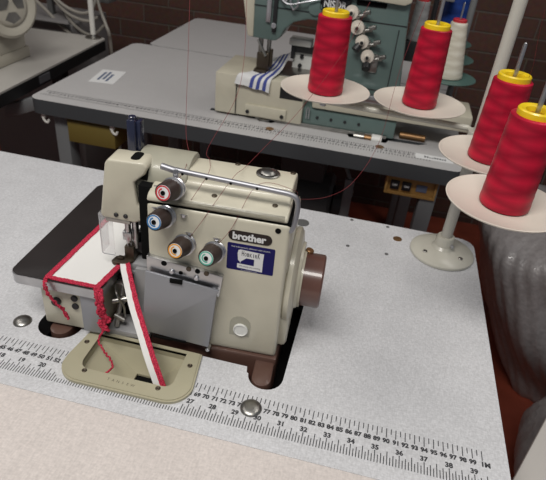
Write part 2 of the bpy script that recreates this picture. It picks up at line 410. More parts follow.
# funnel walls: inner outline lofted to a small outlet
m_ = MB(); n_ = len(inner)
out2 = [(61.62 + (x - 60.4) * .27, 1.16 + (y - .7) * .24) for x, y in inner]
V = [(x, y, .35) for x, y in inner] + [(x, y, -.7) for x, y in inner] + [(x, y, -3.1) for x, y in out2] + [(x, y, -4.2) for x, y in out2]
F = []
for k in range(3):
    for i in range(n_):
        a = k * n_ + i; b2 = k * n_ + (i + 1) % n_; F.append([a, b2, b2 + n_, a + n_])
m_.raw(V, F); shift(m_, CO).build('funnel', 'tray', ch, smooth=20)
m_ = MB(); m_.holed([(x + .0, y) for x, y in out2], [], -3.5, -3.4); shift(m_, CO).build('outlet', 'void', ch)
for x, y in ((53.95, 1.7), (55.9, -2.45), (64.7, -2.45), (66.9, 1.75)):
    m_ = MB(); m_.lathe([(.3, .43), (.3, .5), (.2, .54), (.12, .5), (.02, .46)], (x, y, 0), n=16); shift(m_, CO).build('screw', 'darkscrew', ch)
m_ = MB()
for k, c in enumerate('TANSEW'): letters(m_, c, (59.0 + k * .58, -2.80 - k * .02, .45), (1, -.02, 0), (0, 1, 0), h=.34, lift=.01)
shift(m_, CO).build('engraved_name', 'tray_dark', ch)

# ------------------------------------------------------------------ overlock machine (local frame u right, v back, w up)
ANG = math.radians(3)
om = thing('overlock_machine', (76.1, 5.8, 0), 'cream industrial overlock sewing machine with brown handwheel, sunk into the grey table', 'sewing machine', ANG)
def P_(mb, name, m, label=None, parent=None, smooth=35): return mb.build(name, m, parent or om, label=label, smooth=smooth)
# base casting
m_ = MB(); m_.box(-24.5, .25, -.25, 10.5, -4.55, .62, b=.3)
m_.prism([(-2.3, .3), (-2.2, -2.9)] + arc(-1.0, -2.9, 1.2, 185, 355, 8) + [(.1, .3)], 2.3, O=(0, 0, -2.3), b=.3)
m_.prism([(-27.9, 3), (-27.9, -1.2)] + arc(-26.6, -1.0, 1.3, 190, 350, 8) + [(-24.9, 3)], 1.6, O=(0, 0, -1.5), b=.25)
m_.box(-27.9, -24, .8, 8, -4.55, .3, b=.3)
P_(m_, 'base', 'brown')
# main body: side profile swept along u
prof = [(.15, .9), (0, 3), (0, 19.0), (0.02, 19.3)]
face = [(0.15, .6), (0.0, 1.4), (0.0, 19.25), (7.6, 19.25), (7.8, .6)]
m_ = MB(); m_.prism([(v, w) for v, w in face], 15.3, O=(-15.3, 0, 0), A=(0, 1, 0), B=(0, 0, 1), b=.4, seg=3)
m_.box(-15.1, 0.15, .8, 8.5, 12, 18.8, b=.6); m_.box(-1, 1.0, 1.6, 8.4, 1.2, 8.5, b=.5)
P_(m_, 'body', 'cream')
top = [(0.0, 19.5), (0.0, 19.95), (.45, 20.35), (2.1, 20.75), (2.75, 21.2), (3.05, 21.9), (3.6, 22.15), (7.0, 21.95), (7.8, 21.2), (7.8, 19.5)]
m_ = MB(); m_.prism(top, 12.9, O=(-13.4, 0, 0), A=(0, 1, 0), B=(0, 0, 1), b=.3, seg=3)
m_.prism([(0.0, 19.5), (0.0, 19.95), (.45, 20.35), (2.6, 20.75), (3.4, 20.9), (3.4, 19.5)], 14.9, O=(-15.25, 0, 0), A=(0, 1, 0), B=(0, 0, 1), b=.25, seg=3)
P_(m_, 'top_cover', 'cream')
m_ = MB(); m_.box(-15.2, .0, .2, 7.4, 19.1, 19.6, b=.05); P_(m_, 'gasket', 'void')
# arm behind the head
m_ = MB(); arm = [(2.3, 15.5), (2.3, 20.6), (2.6, 21.6), (3.3, 22.3), (4.4, 22.75), (5.6, 22.9), (6.8, 22.7), (7.6, 22.0), (8.0, 20.8), (8.0, 15.5)]
m_.prism(arm, 5.9, O=(-17.6, 0, 0), A=(0, 1, 0), B=(0, 0, 1), b=.2)
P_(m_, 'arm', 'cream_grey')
m_ = MB(); m_.box(-17.2, -14.8, 4.5, 10.5, 9, 15.5, b=.3); m_.box(-16.6, -14.9, 1.2, 6, 11, 20.5, b=.1); P_(m_, 'arm_cavity_shade', 'void')  # black blocks fill the gap between head and body as painted cavity shade
# needle head cover: front face tapering, notch on its right side
hd = [(-21.5, 15.7), (-21.2, 15.3), (-17.5, 15.2), (-16.1, 15.9), (-15.9, 16.6), (-17.1, 17.6), (-17.35, 20.3), (-16.1, 21.4), (-15.75, 22.3), (-16.2, 22.75), (-20.1, 22.6), (-20.5, 22.1)]
m_ = MB(); m_.prism(hd, -3.0, O=(0, 1.9, 0), A=(1, 0, 0), B=(0, 0, 1), b=.28, seg=3); P_(m_, 'head_cover', 'cream')
m_ = MB(); m_.box(-18.6, -15.9, 2.3, 4.8, 15.8, 22.2, b=.1); P_(m_, 'head_notch_shade', 'void')  # solid black block, shade of the notch put into its colour
m_ = MB(); m_.prism(rrect(-17.9, -16.9, 2.5, 4.4, .4, 5), .08, O=(0, 0, 22.7)); P_(m_, 'head_slot', 'void')
m_ = MB()
for u in (-19.6, -18.5):
    m_ = MB(); m_.cyl((u, 1.72, 15.95), (u, 2.0, 15.95), .26, n=16); P_(m_, 'head_screw', 'black')
m_ = MB(); m_.box(-21.0, -18.1, 2.0, 4.2, 14.8, 15.4, b=.1); P_(m_, 'head_underplate', 'steel')
# navy lever on top
m_ = MB(); m_.box(-19.0, -18.05, 4.6, 5.8, 21.5, 26.1, b=.2); m_.cyl((-18.5, 5.2, 25.9), (-18.5, 5.2, 26.4), .42, n=14); P_(m_, 'release_lever', 'navy')
m_ = MB(); m_.box(-18.1, -17.6, 5.0, 6.2, 22.0, 25.9, b=.15); P_(m_, 'lever_bracket', 'navy')
# needle bar, presser foot, guard
m_ = MB(); m_.cyl((-19.4, 4.3, 10.8), (-19.4, 4.3, 16.2), .36, n=14); m_.cyl((-18.75, 4.9, 9.8), (-18.75, 4.9, 16.2), .42, n=14)
m_.box(-20.0, -18.9, 3.9, 4.9, 11.2, 12.4, b=.12); P_(m_, 'needle_bar', 'silver')
m_ = MB(); m_.cyl((-19.55, 4.1, 8.3), (-19.5, 4.2, 11.3), .07, n=8, b=0); m_.cyl((-19.15, 4.3, 8.3), (-19.15, 4.3, 11.3), .07, n=8, b=0); P_(m_, 'needle', 'chrome')
m_ = MB(); m_.prism([(-21.2, 3.0), (-20.9, 2.6), (-19.2, 2.9), (-18.7, 3.6), (-18.6, 6.2), (-19.3, 6.4), (-19.7, 4.4), (-21.0, 4.0)], .35, O=(0, 0, 8.32), b=.08)
m_.box(-19.9, -18.7, 3.9, 5.6, 8.5, 10.3, b=.12); m_.box(-20.6, -19.9, 3.3, 3.9, 8.6, 8.95, b=.08); P_(m_, 'presser_foot', 'darkscrew')
m_ = MB(); m_.box(-18.7, -15.6, 5.2, 7.0, 9.6, 11.9, b=.15); m_.box(-18.9, -17.3, 4.6, 5.4, 9.3, 10.8, b=.15); m_.cyl((-17.3, 5.1, 10.9), (-17.3, 5.3, 10.9), .35, n=14); P_(m_, 'presser_arm', 'black')
m_ = MB()
m_.box(-22.0, -20.4, 2.45, 2.6, 9.9, 15.4, b=.04, seg=1)
m_.box(-22.05, -21.9, 2.45, 4.4, 9.9, 15.4, b=.04, seg=1); P_(m_, 'finger_guard', 'clear')
m_ = MB(); m_.tube([(-22.0, 2.5, 15.4), (-22.0, 2.5, 10.0), (-21.8, 2.5, 9.85), (-20.4, 2.5, 9.85)], .045, n=6); P_(m_, 'guard_frame', 'chrome')
# cloth plate and the housing below it
m_ = MB(); cp = [(-20.3, -2.15), (-20.2, 3.4), (-17.9, 4.4), (-17.9, 12.5), (-18.6, 21.5), (-30.8, 21.3), (-31.2, 20.6), (-31.7, 0)] + arc(-30.4, -.6, 1.3, 165, 265, 6)
m_.prism(cp, 1.25, O=(0, 0, 6.7), b=.0); P_(m_, 'cloth_plate', 'silver')
def inset(pl, g):
    cx = sum(p[0] for p in pl) / len(pl); cy = sum(p[1] for p in pl) / len(pl)
    return [(cx + (x - cx) * (1 - g), cy + (y - cy) * (1 - g)) for x, y in pl]
m_ = MB(); m_.prism(inset(cp, .012), .07, O=(0, 0, 7.95), b=.03); P_(m_, 'plate_surface', 'plate')
m_ = MB(); m_.box(-28.6, -21.2, -1.0, 10.5, .45, 6.8, b=.3); P_(m_, 'plate_housing', 'cream')
m_ = MB(); m_.box(-23.2, -20.6, -1.75, -.9, 1.0, 6.7, b=.06); P_(m_, 'side_plate', 'flap')
m_ = MB(); m_.cyl((-26.6, -1.5, 4.3), (-26.6, -.9, 4.3), .55, n=18); P_(m_, 'latch_knob', 'black')
for w in (5.2, 4.0):
    m_ = MB(); m_.cyl((-24.3, -1.25, w), (-24.3, -.9, w), .42, n=16); P_(m_, 'plate_screw', 'black')
m_ = MB(); m_.box(-20.4, -15.3, 3.5, 6.0, 7.2, 8.3, b=.06); m_.box(-20.3, -15.3, 5.9, 11, 6.9, 8.3, b=.1); P_(m_, 'needle_plate', 'plategrey')
# looper area: recessed steel walls and mechanism
m_ = MB(); m_.box(-20.3, -15.2, 3.2, 5, .4, 7.3, b=.1); m_.box(-20.6, -15.4, -.9, 3.2, .3, 1.2, b=.15)
m_.prism([(-19.0, .6), (-15.0, .6), (-15.0, 8.1), (-18.2, 8.1)], -.5, O=(0, 2.9, 0), A=(1, 0, 0), B=(0, 0, 1), b=.08)
P_(m_, 'looper_housing', 'plategrey')
m_ = MB(); m_.cyl((-19.6, -.5, 1.4), (-19.3, 1.6, 6.4), .3, n=12); m_.cyl((-20.1, 0, 4.9), (-18.4, 0.6, 5.2), .36, n=12)
m_.box(-20.2, -19.2, 1.4, 3.2, 3.4, 6.6, b=.12); m_.cyl((-19.9, -.2, 3), (-18.6, -.2, 2.4), .3, n=12); m_.tube(bez([(-20, 1, 6.6), (-19.2, -.4, 6.3), (-18.7, .1, 4.2), (-18.9, .3, 2)]), .14, n=8)
P_(m_, 'looper', 'steel')
m_ = MB(); m_.box(-20.4, -18.6, 2.2, 3.3, .8, 7.0, b=.1); P_(m_, 'looper_cavity_shade', 'void')  # black box painted as the shade deep in the looper cavity
# steel band below the knobs and the hinged grey cover
m_ = MB(); m_.prism([(-15.3, 10.0), (-15.3, 12.95), (-6.65, 11.85), (-7.0, 9.0)], -.9, O=(0, -.6, 0), A=(1, 0, 0), B=(0, 0, 1), b=.05); P_(m_, 'thread_plate', 'silver')
fl_ = [(-15.3, 11.25), (-6.85, 9.7), (-7.3, 9.1), (-7.85, 1.45), (-15.9, 2.3)]
m_ = MB(); m_.prism([(-15.25, 11.35), (-6.85, 10.35), (-7.1, 9.8), (-7.85, 1.6), (-15.95, 2.4)], -.35, O=(0, -1.3, 0), A=(1, 0, 0), B=(0, 0, 1), b=.1)
m_.prism([(-7.35, 10.1), (-7.9, 1.65), (-8.3, 1.65), (-7.75, 10.1)], -1.2, O=(0, -1.1, 0), A=(1, 0, 0), B=(0, 0, 1), b=.05)
flap_o = P_(m_, 'looper_cover', 'flap')
m_ = MB(); m_.box(-14.6, -10.6, -1.42, -1.25, 1.75, 2.0, b=.02); P_(m_, 'cover_slot', 'void', parent=flap_o)
m_ = MB(); m_.box(-12.4, -11.0, -1.5, -1.2, 10.5, 11.0, b=.02); P_(m_, 'cover_notch', 'void', parent=flap_o)
m_ = MB(); m_.cyl((-7.95, -1.4, 1.2), (-7.95, -.4, 1.2), .25, n=12); P_(m_, 'cover_hinge', 'chrome', parent=flap_o)
for u, w in ((-12.4, 11.3), (-9.6, 11.0)):
    m_ = MB(); m_.cyl((u, -.85, w + .15), (u, -.5, w + .15), .3, n=14); P_(m_, 'plate_screw', 'chrome')
for u, w, r_, mm in ((-13.3, 12.35, .33, 'void'), (-10.5, 12.15, .30, 'darkscrew'), (-9.5, 12.05, .3, 'void'), (-8.5, 11.95, .3, 'darkscrew'), (-11.4, 11.45, .24, 'void')):
    m_ = MB(); m_.cyl((u, -.68, w), (u, -.5, w), r_, n=14, b=.03); P_(m_, 'thread_hole', mm)
# tension knobs
def knob(u, v, w, ring, label, sc=1.):
    ax = Vector((-.14, -1, .26)).normalized(); o = Vector((u, v, w))
    k = MB(); k.lathe([(1.1, -.2), (1.15, .15), (1.0, .25), (1.0, .5), (1.2, .6), (1.2, .75), (.9, .85)], o, ax, 28)
    root = k.build('tension_disc', 'chrome', om)
    k = MB(); pr = [(.2, .8), (1.02, .85), (1.08, 1.0), (1.07, 1.4), (1.04, 1.45), (.96, 2.62), (.88, 2.75), (.1, 2.75)]
    k.lathe(pr, o, ax, 36); kn = k.build('tension_knob', 'darkbrown', om, label=label)
    k = MB(); k.lathe([(.78, 2.74), (.78, 2.8), (.76, 2.82), (.01, 2.82)], o, ax, 32); k.build('knob_dial', 'paper', kn)
    k = MB()
    q = Vector((0, 0, 1)).rotation_difference(ax)
    def ringarc(r0, r1, a0, a1, z):
        n = 30; V = []; F = []
        for i in range(n + 1):
            a = math.radians(a0 + (a1 - a0) * i / n)
            for r_ in (r0, r1): V.append(o + q @ Vector((r_ * math.cos(a), r_ * math.sin(a), z)))
        for i in range(n): F.append([2 * i, 2 * i + 1, 2 * i + 3, 2 * i + 2])
        k.raw(V, F)
    ringarc(.62, .77, 0, 360, 2.83); ringarc(.34, .50, 100, 290, 2.83)
    k.build('dial_ring', ring, kn)
    k = MB(); k.lathe([(.24, 2.8), (.24, 2.9), (.15, 2.92), (.1, 2.84), (.01, 2.84)], o, ax, 18); k.build('dial_hub', 'void', kn)
knob(-12.3, .6, 21.3, 'k_red', 'tension knob ringed in red'); knob(-13.1, 0, 18.15, 'k_blue', 'tension knob ringed in blue')
knob(-10.95, 0, 15.1, 'k_orange', 'tension knob ringed in orange'); knob(-7.65, 0, 14.85, 'k_green', 'tension knob ringed in green')
# small thread eyelets above the knobs
for (u, w, v) in ((-14.0, 21.3, .3), (-14.2, 18.9, 0), (-10.6, 16.5, 0), (-7.6, 16.4, 0), (-11.2, 18.6, 0)):
    m_ = MB(); m_.tube([(u - .3, v - .05, w), (u - .25, v - .5, w + .25), (u, v - .62, w + .35), (u + .25, v - .5, w + .25), (u + .3, v - .05, w)], .07, n=6)
    m_.cyl((u, v - .25, w - .1), (u, v, w - .1), .2, n=10); P_(m_, 'thread_eyelet', 'chrome')
# guide rod over the top
m_ = MB(); m_.cyl((-13.9, .9, 23.35), (-12.0, .95, 22.95), .34, n=16)
m_.tube(bez([(-13.0, .95, 23.15), (-8, 1.0, 22.85), (-2.2, 1.0, 22.55), (-.35, 1.0, 22.35), (.3, .9, 21.7), (.35, .6, 20.2), (.15, .4, 19.0), (-.1, .3, 18.5)], 8), .28, n=12)
rod = P_(m_, 'guide_rod', 'rodm')
m_ = MB(); m_.box(-12.6, -12.0, .6, 1.3, 20.6, 23.3, b=.1); P_(m_, 'rod_support', 'chrome')
for u in (-11.6, -9.1, -6.6, -3.9):
    m_ = MB(); m_.cyl((u, .66, 22.9 - (u + 11.6) * .04), (u, .78, 22.9 - (u + 11.6) * .04), .14, n=10, b=.01); P_(m_, 'rod_eyelet', 'void', parent=rod)
# oil window
m_ = MB(); m_.lathe([(1.3, 0), (1.3, .22), (1.12, .3), (1.05, .14), (.95, .12), (.9, .35), (.7, .52), (.35, .6), (.02, .6)], (-3.55, 5.3, 22.0), n=28); P_(m_, 'oil_cap', 'steel')
for u, v, w in ((-12.6, 6.5, 22.0), (-7.2, 6.7, 21.95), (-1.0, 6.6, 21.95), (-8.4, 1.45, 20.55), (-2.0, 1.45, 20.55)):
    m_ = MB(); m_.cyl((u, v, w), (u, v, w + .14), .3, n=14, b=.03); P_(m_, 'cover_screw', 'darkscrew')
m_ = MB(); m_.cyl((-1.25, -.06, 18.55), (-1.25, .1, 18.55), .32, n=14, b=.02); P_(m_, 'face_screw', 'void')
# name badge
AX, BX = (1, 0, 0), (0, 0, 1)
m_ = MB(); m_.prism([(x, y) for x, y in rrect(-6.4, -1.75, 16.55, 17.8, .6, 8)], .06, O=(0, 0, 0), A=AX, B=BX); bd = P_(m_, 'name_badge', 'badge', label='dark oval badge reading brother')
m_ = MB(); letters(m_, 'brother', (-4.15, -.06, 17.18), AX, BX, w=3.6, h=.92, bold=.045, lift=.015); P_(m_, 'badge_lettering', 'paper', parent=bd)
# dealer sticker
m_ = MB(); m_.prism(rrect(-6.45, -1.3, 12.75, 16.2, .18, 4), .03, A=AX, B=BX); st = P_(m_, 'dealer_sticker', 'sticker', label='navy blue sticker with a white sewing machine logo')
m_ = MB(); bsv = -.03
def flat(mb, pts, lift, mi=0):
    V = [(x, -lift, y) for x, y in pts]; tri = tessellate_polygon([[Vector((x, y, 0)) for x, y in pts]]); mb.raw(V, [list(t) for t in tri], mi)
logo = [(-5.25, 13.15), (-2.55, 13.05), (-2.45, 15.35), (-5.0, 15.5), (-5.2, 15.45), (-5.28, 15.1), (-5.26, 14.4), (-5.18, 14.1), (-5.07, 14.0), (-5.0, 13.7), (-4.93, 13.95), (-4.35, 14.5), (-3.35, 14.45), (-3.35, 13.62), (-5.25, 13.7)]
flat(m_, [(-5.2, 14.1), (-5.02, 13.95), (-4.95, 13.72), (-4.9, 13.98), (-4.3, 14.5), (-3.45, 14.47), (-2.5, 14.43), (-2.45, 15.38), (-5.0, 15.52), (-5.22, 15.42), (-5.3, 15.0)], .04)
flat(m_, [(-3.45, 14.5), (-3.45, 13.55), (-2.5, 13.5), (-2.5, 14.5)], .042); flat(m_, [(-5.28, 13.1), (-2.5, 12.98), (-2.5, 13.6), (-5.28, 13.68)], .04)
for i, tx in ((0, ('THE INDUSTRIAL SEWING SPECIALISTS', 15.78, 4.2, .16)), (1, ('www.hobkirk.co.uk', 12.88, 1.8, .13))):
    letters(m_, tx[0], (-3.93, 0, tx[1]), AX, BX, w=tx[2], h=tx[3], lift=.04)
P_(m_, 'sticker_logo', 'paper', parent=st)
m_ = MB()
for k, c in enumerate('HOBKIRK'):
    letters(m_, c, (-4.72 + k * .29, 0, 14.98 + (.1 if k in (0, 6) else 0) - k * .012), AX, BX, w=.24 if c != 'I' else .07, h=.66 if k in (0, 6) else .46, bold=.02, lift=.05)
letters(m_, 'We Keep you sewing', (-3.9, 0, 13.36), AX, (0, 0, 1), w=2.3, h=.26, lift=.05)
P_(m_, 'sticker_lettering', 'ink', parent=st)
# oil gauge, lower right of the face; recess shading painted as a flat darker arch
m_ = MB(); m_.prism([(-5.7, 3.2), (-3.3, 3.2), (-3.2, 4.9)] + arc(-4.45, 4.95, 1.25, 0, 180, 8), .03, A=AX, B=BX); P_(m_, 'gauge_recess_shade', 'cream_grey')
m_ = MB(); m_.lathe([(.88, 0), (.88, .25), (.78, .3), (.74, .2), (.1, .2), (.01, .2)], (-4.35, 0, 4.25), (0, -1, 0), 26); P_(m_, 'oil_gauge', 'gauge')
# pulley cover flange and handwheel
m_ = MB(); m_.lathe([(5.5, 0), (5.8, .3), (5.8, .8), (5.3, 1.15), (4.1, 1.3), (4.0, 1.6), (.5, 1.6)], (-.1, 6.3, 8.9), (1, 0, 0), 44); P_(m_, 'pulley_cover', 'cream')
m_ = MB(); m_.lathe([(3.3, 0), (3.4, .15), (3.4, .5)], (1.2, 6.2, 8.5), (1, 0, 0), 40)
m_.lathe([(3.15, .0), (3.27, .12), (3.27, 2.45), (3.1, 2.65), (2.8, 2.7), (2.7, 2.4), (1.2, 2.4), (1.1, 2.7), (.05, 2.7)], (1.5, 6.2, 8.5), (1, 0, 0), 44)
P_(m_, 'handwheel', 'wheel')
m_ = MB(); m_.lathe([(3.5, 0), (3.5, .5)], (1.3, 6.2, 8.5), (1, 0, 0), 40); P_(m_, 'handwheel_collar', 'cream')
m_ = MB(); m_.cyl((1.9, 7.4, 11.3), (2.1, 7.4, 12.0), .5, n=14); P_(m_, 'wheel_stud', 'copper')

# ------------------------------------------------------------------ fabric under the presser foot, running down into the chute
fs = thing('fabric_strip', (76.1, 5.8, 0), 'white cotton strip edged with red overlock stitching, hanging off the black plate', 'fabric', ANG)
Z0 = 8.09
A_, B_, C_, D_, E_ = (-27.1, -1.7), (-20.65, -1.95), (-19.9, 3.4), (-20.6, 12.0), (-25.9, 12.6)
def lerp(a, b, t): return tuple(a[i] + (b[i] - a[i]) * t for i in range(len(a)))
rows = []
for i in range(13):
    tt = i / 12; lft = lerp(A_, E_, tt); rgt = lerp(B_, C_, tt / .42) if tt < .42 else lerp(C_, D_, (tt - .42) / .58)
    rows.append([(*lerp(lft, rgt, j / 10), Z0 + .02 * math.sin(j * 1.7 + i)) for j in range(11)])
m_ = MB(); m_.sheet(rows, .06); m_.build('cloth', 'cloth', fs, smooth=80)
def braid(path, wdt, th=.12, nrm=None, seed=1, rough_=.04):
    """chain of loops: a lumpy flat ribbon along the path"""
    random.seed(seed); path = [Vector(p) for p in path]; rows = []
    for i, p in enumerate(path):
        tn = (path[min(i + 1, len(path) - 1)] - path[max(i - 1, 0)]).normalized()
        nn = Vector(nrm) if nrm else Vector((0, 0, 1)); side = tn.cross(nn).normalized(); nn = side.cross(tn)
        rows.append([p + side * wdt * (k / 4 - .5) + side * random.uniform(-1, 1) * rough_ * (1 if k in (0, 4) else .3) + nn * (random.uniform(0, 1) * rough_ + .03 * (i % 2)) for k in range(5)])
    return rows
def line(p, q, n=40): return [tuple(p[i] + (q[i] - p[i]) * k / n for i in range(3)) for k in range(n + 1)]
zz_ = Z0 + .09
for nm, pth, wd in (('stitched_edge', line((-26.95, -1.65, zz_), (-25.75, 12.6, zz_), 60), .62), ('stitched_edge', line((-27.1, -1.55, zz_), (-20.6, -1.75, zz_), 40), .55),
                    ('stitched_edge', line((-20.85, -1.85, zz_), (-20.05, 3.3, zz_), 40), .7), ('stitched_edge', line((-20.35, 6.6, zz_), (-20.6, 12.2, zz_), 30), .5)):
    m_ = MB(); m_.sheet(braid(pth, wd, seed=len(pth)), .12); m_.build(nm, 'stitch', fs, smooth=60)
# thread tails over the front edge of the plate
tails = (bez([(-27.0, -1.6, 8.15), (-27.0, -2.3, 7.9), (-26.7, -2.55, 6.9), (-26.2, -2.5, 5.6), (-25.2, -2.2, 4.2), (-24.7, -2.2, 2.9)], 10),
         bez([(-20.8, -1.9, 8.15), (-20.5, -2.5, 7.6), (-20.4, -2.7, 6.2), (-20.3, -2.6, 4.9), (-19.8, -2.5, 4.3), (-20.5, -2.6, 3.6), (-20.0, -2.8, 2.8)], 10))
for k, tp in enumerate(tails):
    for q in range(2 if k == 0 else 3):
        random.seed(k * 7 + q)
        pp = [p + Vector((random.uniform(-.16, .16) + (q - .5) * (.2 if k == 0 else .3), random.uniform(-.1, .1), random.uniform(-.1, .1))) for p in tp]
        m_ = MB(); m_.tube(pp, .13 if k == 0 else .2, n=6); m_.build('thread_tail', 'stitch', fs, smooth=80)
random.seed(5)
tp = bez([(-20.0, -2.8, 2.9), (-20.5, -3.4, 1.9), (-20.2, -3.8, 1.3), (-19.3, -4.3, .6), (-18.2, -5.2, -.1), (-18.4, -5.8, -.5), (-18.9, -6.4, -.6)], 9)
m_ = MB(); m_.tube([p + Vector((random.uniform(-.07, .07),) * 3) for p in tp], .12, n=6); m_.build('thread_tail', 'stitch', fs, smooth=80)
# folded band dropping into the chute: white face, red stitched face
cen = bez([(-20.05, 3.6, 8.35), (-19.45, 2.9, 8.5), (-18.9, 1.9, 8.2), (-18.0, .6, 7.0), (-16.9, -1.0, 5.7), (-15.2, -3.1, 3.9), (-13.6, -5.0, 1.9), (-12.3, -6.2, -.1), (-11.9, -6.5, -1.0)], 7)
def band(offs, z, w0, w1):
    rows = []
    for i, p in enumerate(cen):
        t_ = i / (len(cen) - 1); ww = w0 + (w1 - w0) * t_
        rows.append([p + Vector((1, .12, .05)) * (offs[0] + (offs[1] - offs[0]) * k / 4) * ww + Vector((0, -.6, .5)) * z for k in range(5)])
    return rows
m_ = MB(); m_.sheet(band((-.62, .15), 0, 1.0, 1.15), .08); m_.build('folded_band', 'cloth', fs, smooth=80)
rb = band((.05, .62), .06, 1.0, 1.15); random.seed(3)
rb = [[p + Vector((random.uniform(-.03, .03), 0, random.uniform(0, .06))) for p in r_] for r_ in rb]
m_ = MB(); m_.sheet(rb, .12); m_.build('stitched_edge', 'stitch', fs, smooth=60)

# ------------------------------------------------------------------ thread stand with four discs, and the cones on it
SX, SY = 97.1, 37.8
ts = thing('thread_stand', (SX, SY, 0), 'cream thread stand with round flange base and four discs, at the back right table corner', 'thread stand')
m_ = MB(); m_.lathe([(5.0, 0), (5.15, .15), (5.1, .45), (4.6, .8), (3.2, 1.05), (1.9, 1.35), (1.5, 1.8), (1.4, 3.2), (1.3, 3.35), (.9, 3.35)], (0, 0, 0), n=44); m_.build('flange', 'stand', ts)
m_ = MB(); m_.cyl((0, 0, 3.2), (0, 0, 62), .86, n=24); m_.build('pole', 'stand_g', ts)
for a in (215, 320, 100):
    m_ = MB(); x, y = 3.5 * math.cos(math.radians(a)), 3.5 * math.sin(math.radians(a)); m_.cyl((x, y, .75), (x, y, 1.12), .38, n=14); m_.build('flange_screw', 'steel', ts)
m_ = MB(); m_.cyl((.9, -1.0, 2.3), (1.15, -1.6, 2.3), .28, n=12); m_.build('set_screw', 'chrome', ts)
DZ = 22.0
DZS = [22, 22, 20.8, 20.8]
DS = [1, 1, .93, .93]
discs = [(73.9, 42.6), (88.3, 43.4), (97.53, 29.59), (97.94, 16.74)]
m_ = MB(); m_.cyl((0, 0, 18.8), (0, 0, 21.2), 1.5, n=24); m_.build('arm_clamp', 'stand', ts)
for (p, q, az) in (((0, 3.6), (discs[0][0] - SX, 5.2), 20.2), ((0, -1.0), (discs[3][0] - SX, discs[3][1] - SY), 19.0)):
    m_ = MB(); m_.tube([(p[0], p[1] * .3, az), (q[0] * .05, p[1], az), (q[0], q[1], az)], .45, n=12); m_.build('spool_arm', 'stand', ts)
HT = [11.7, 11.7, 10.9, 10.9]
SH = [15.2, 15.2, 14.0, 14.6]
for k, (x, y) in enumerate(discs):
    o = Vector((x - SX, y - SY, DZS[k])); q_ = DS[k]
    m_ = MB(); m_.lathe([(r_ * q_, z_) for r_, z_ in ((.3, -1.9), (.8, -1.6), (.8, -.5), (3.5, -.42), (6.4, .0), (6.85, .2), (6.92, .36), (6.78, .38), (6.3, .16), (3.5, -.14), (.5, -.2))], o, n=64); d_ = m_.build('spool_disc', 'disc', ts)
    m_ = MB(); m_.lathe([(.26, -.3), (.26, SH[k]), (.2, SH[k] + .4), (.05, SH[k] + .5)], o, n=12); m_.build('spindle', 'chrome', ts)
    m_ = MB(); m_.cyl(o + Vector((0, 0, -2.4)), o + Vector((0, 0, -1.8)), .5, n=12); m_.build('disc_nut', 'chrome', ts)
cl = ['red thread cone with yellow tube on the leftmost disc of the stand', 'red thread cone on the second disc, in front of the white and blue cones',
      'red thread cone just behind the nearest cone, beside the stand pole', 'nearest and largest looking red thread cone, at the right edge']
CR = [(2.72, 2.45), (2.6, 2.2), (2.64, 2.32), (2.72, 2.45)]
def cone(x, y, z, h, r0, r1, label, body='red', tube='yellow', group=None):
    c = thing('thread_cone', (x, y, z), label, 'thread cone', group=group)
    n = 26; pr = [(.55, .02), (r0 - .25, .02), (r0 - .05, .14)]
    for i in range(n + 1):
        tt = i / n; pr.append((r0 + (r1 - r0) * tt + .018 * math.sin(i * 2.1) * (1 if 0 < i < n else 0),   .3 + (h - 1.0) * tt))
    pr += [(r1 - .12, h - .6), (1.0, h - .55)]
    m_ = MB(); m_.lathe(pr, n=48, cap=False); m_.build('wound_thread', body, c, smooth=40)
    rr = min(1.95, r1 * .84)
    m_ = MB(); m_.lathe([(rr - .1, h - 1.0), (rr, h - .9), (rr, h - .05), (rr - .12, h + .1), (rr - .3, h + .1), (rr - .75, h - .05), (rr - .85, h - .35), (rr - .95, h - .9), (.6, .1)], n=36, cap=False); m_.build('tube', tube, c)
    return c
for k, (x, y) in enumerate(discs): cone(x, y, DZS[k] - .12, HT[k], *CR[k], cl[k], group='red thread cones on the stand')

# ------------------------------------------------------------------ loose sewing threads
def thread(pts, label, r=.024):
    p0 = Vector(pts[0]); m_ = MB(); m_.tube(bez(pts, 10), r, n=5)
    return tag(m_.build('sewing_thread', 'redline', loc=p0), label, 'thread')
def uvw(u, v, w):
    c, s_ = math.cos(ANG), math.sin(ANG); return (76.1 + u * c - v * s_, 5.8 + u * s_ + v * c, w)
def px(x, y, yy):
    d = fw * fpx + R_ * (x - 273) - U_ * (y - 240); return CAM + d * ((yy - CAM.y) / d.y)
thread([px(190, -6, 22), px(188, 60, 18), px(186, 130, 14), uvw(-12.6, 6.4, 22.3), uvw(-12.3, 4.5, 22.35), uvw(-11.6, 1.5, 23.1), uvw(-12.2, .2, 21.8)], 'fine red thread hanging straight down to the left end of the machine top')
thread([px(247, -6, 26), px(244, 60, 22), px(235, 100, 18), px(208, 148, 14), uvw(-10.2, 6, 22.3), uvw(-9.1, 1.3, 23.1), uvw(-11, .2, 19.5)], 'fine red thread curving down past the white machine bed to the guide rod')
thread([px(370, 2, 34), px(345, 50, 32), px(300, 110, 24), px(262, 150, 16), uvw(-6.2, 5.5, 22.3), uvw(-6.6, 1.3, 22.95), uvw(-9.4, -.2, 18), uvw(-10.8, -.4, 15.7)], 'fine red thread slanting across the leftmost disc down to the guide rod')
thread([px(428, -4, 34), px(400, 70, 32), px(380, 140, 28), px(355, 180, 22), px(330, 196, 18), px(300, 199, 14), uvw(-.2, 1.6, 22.6), uvw(-3.9, 1.2, 22.8), uvw(-6, -.2, 18.2), uvw(-7.6, -.5, 15.6)], 'fine red thread drooping from the second disc round to the right end of the rod')
thread([px(545, 10, 24), px(538, 40, 26), px(534, 62, 27), px(531, 72, 28), px(528, 80, 29)], 'short red thread rising beside the bare spindle at the right edge')

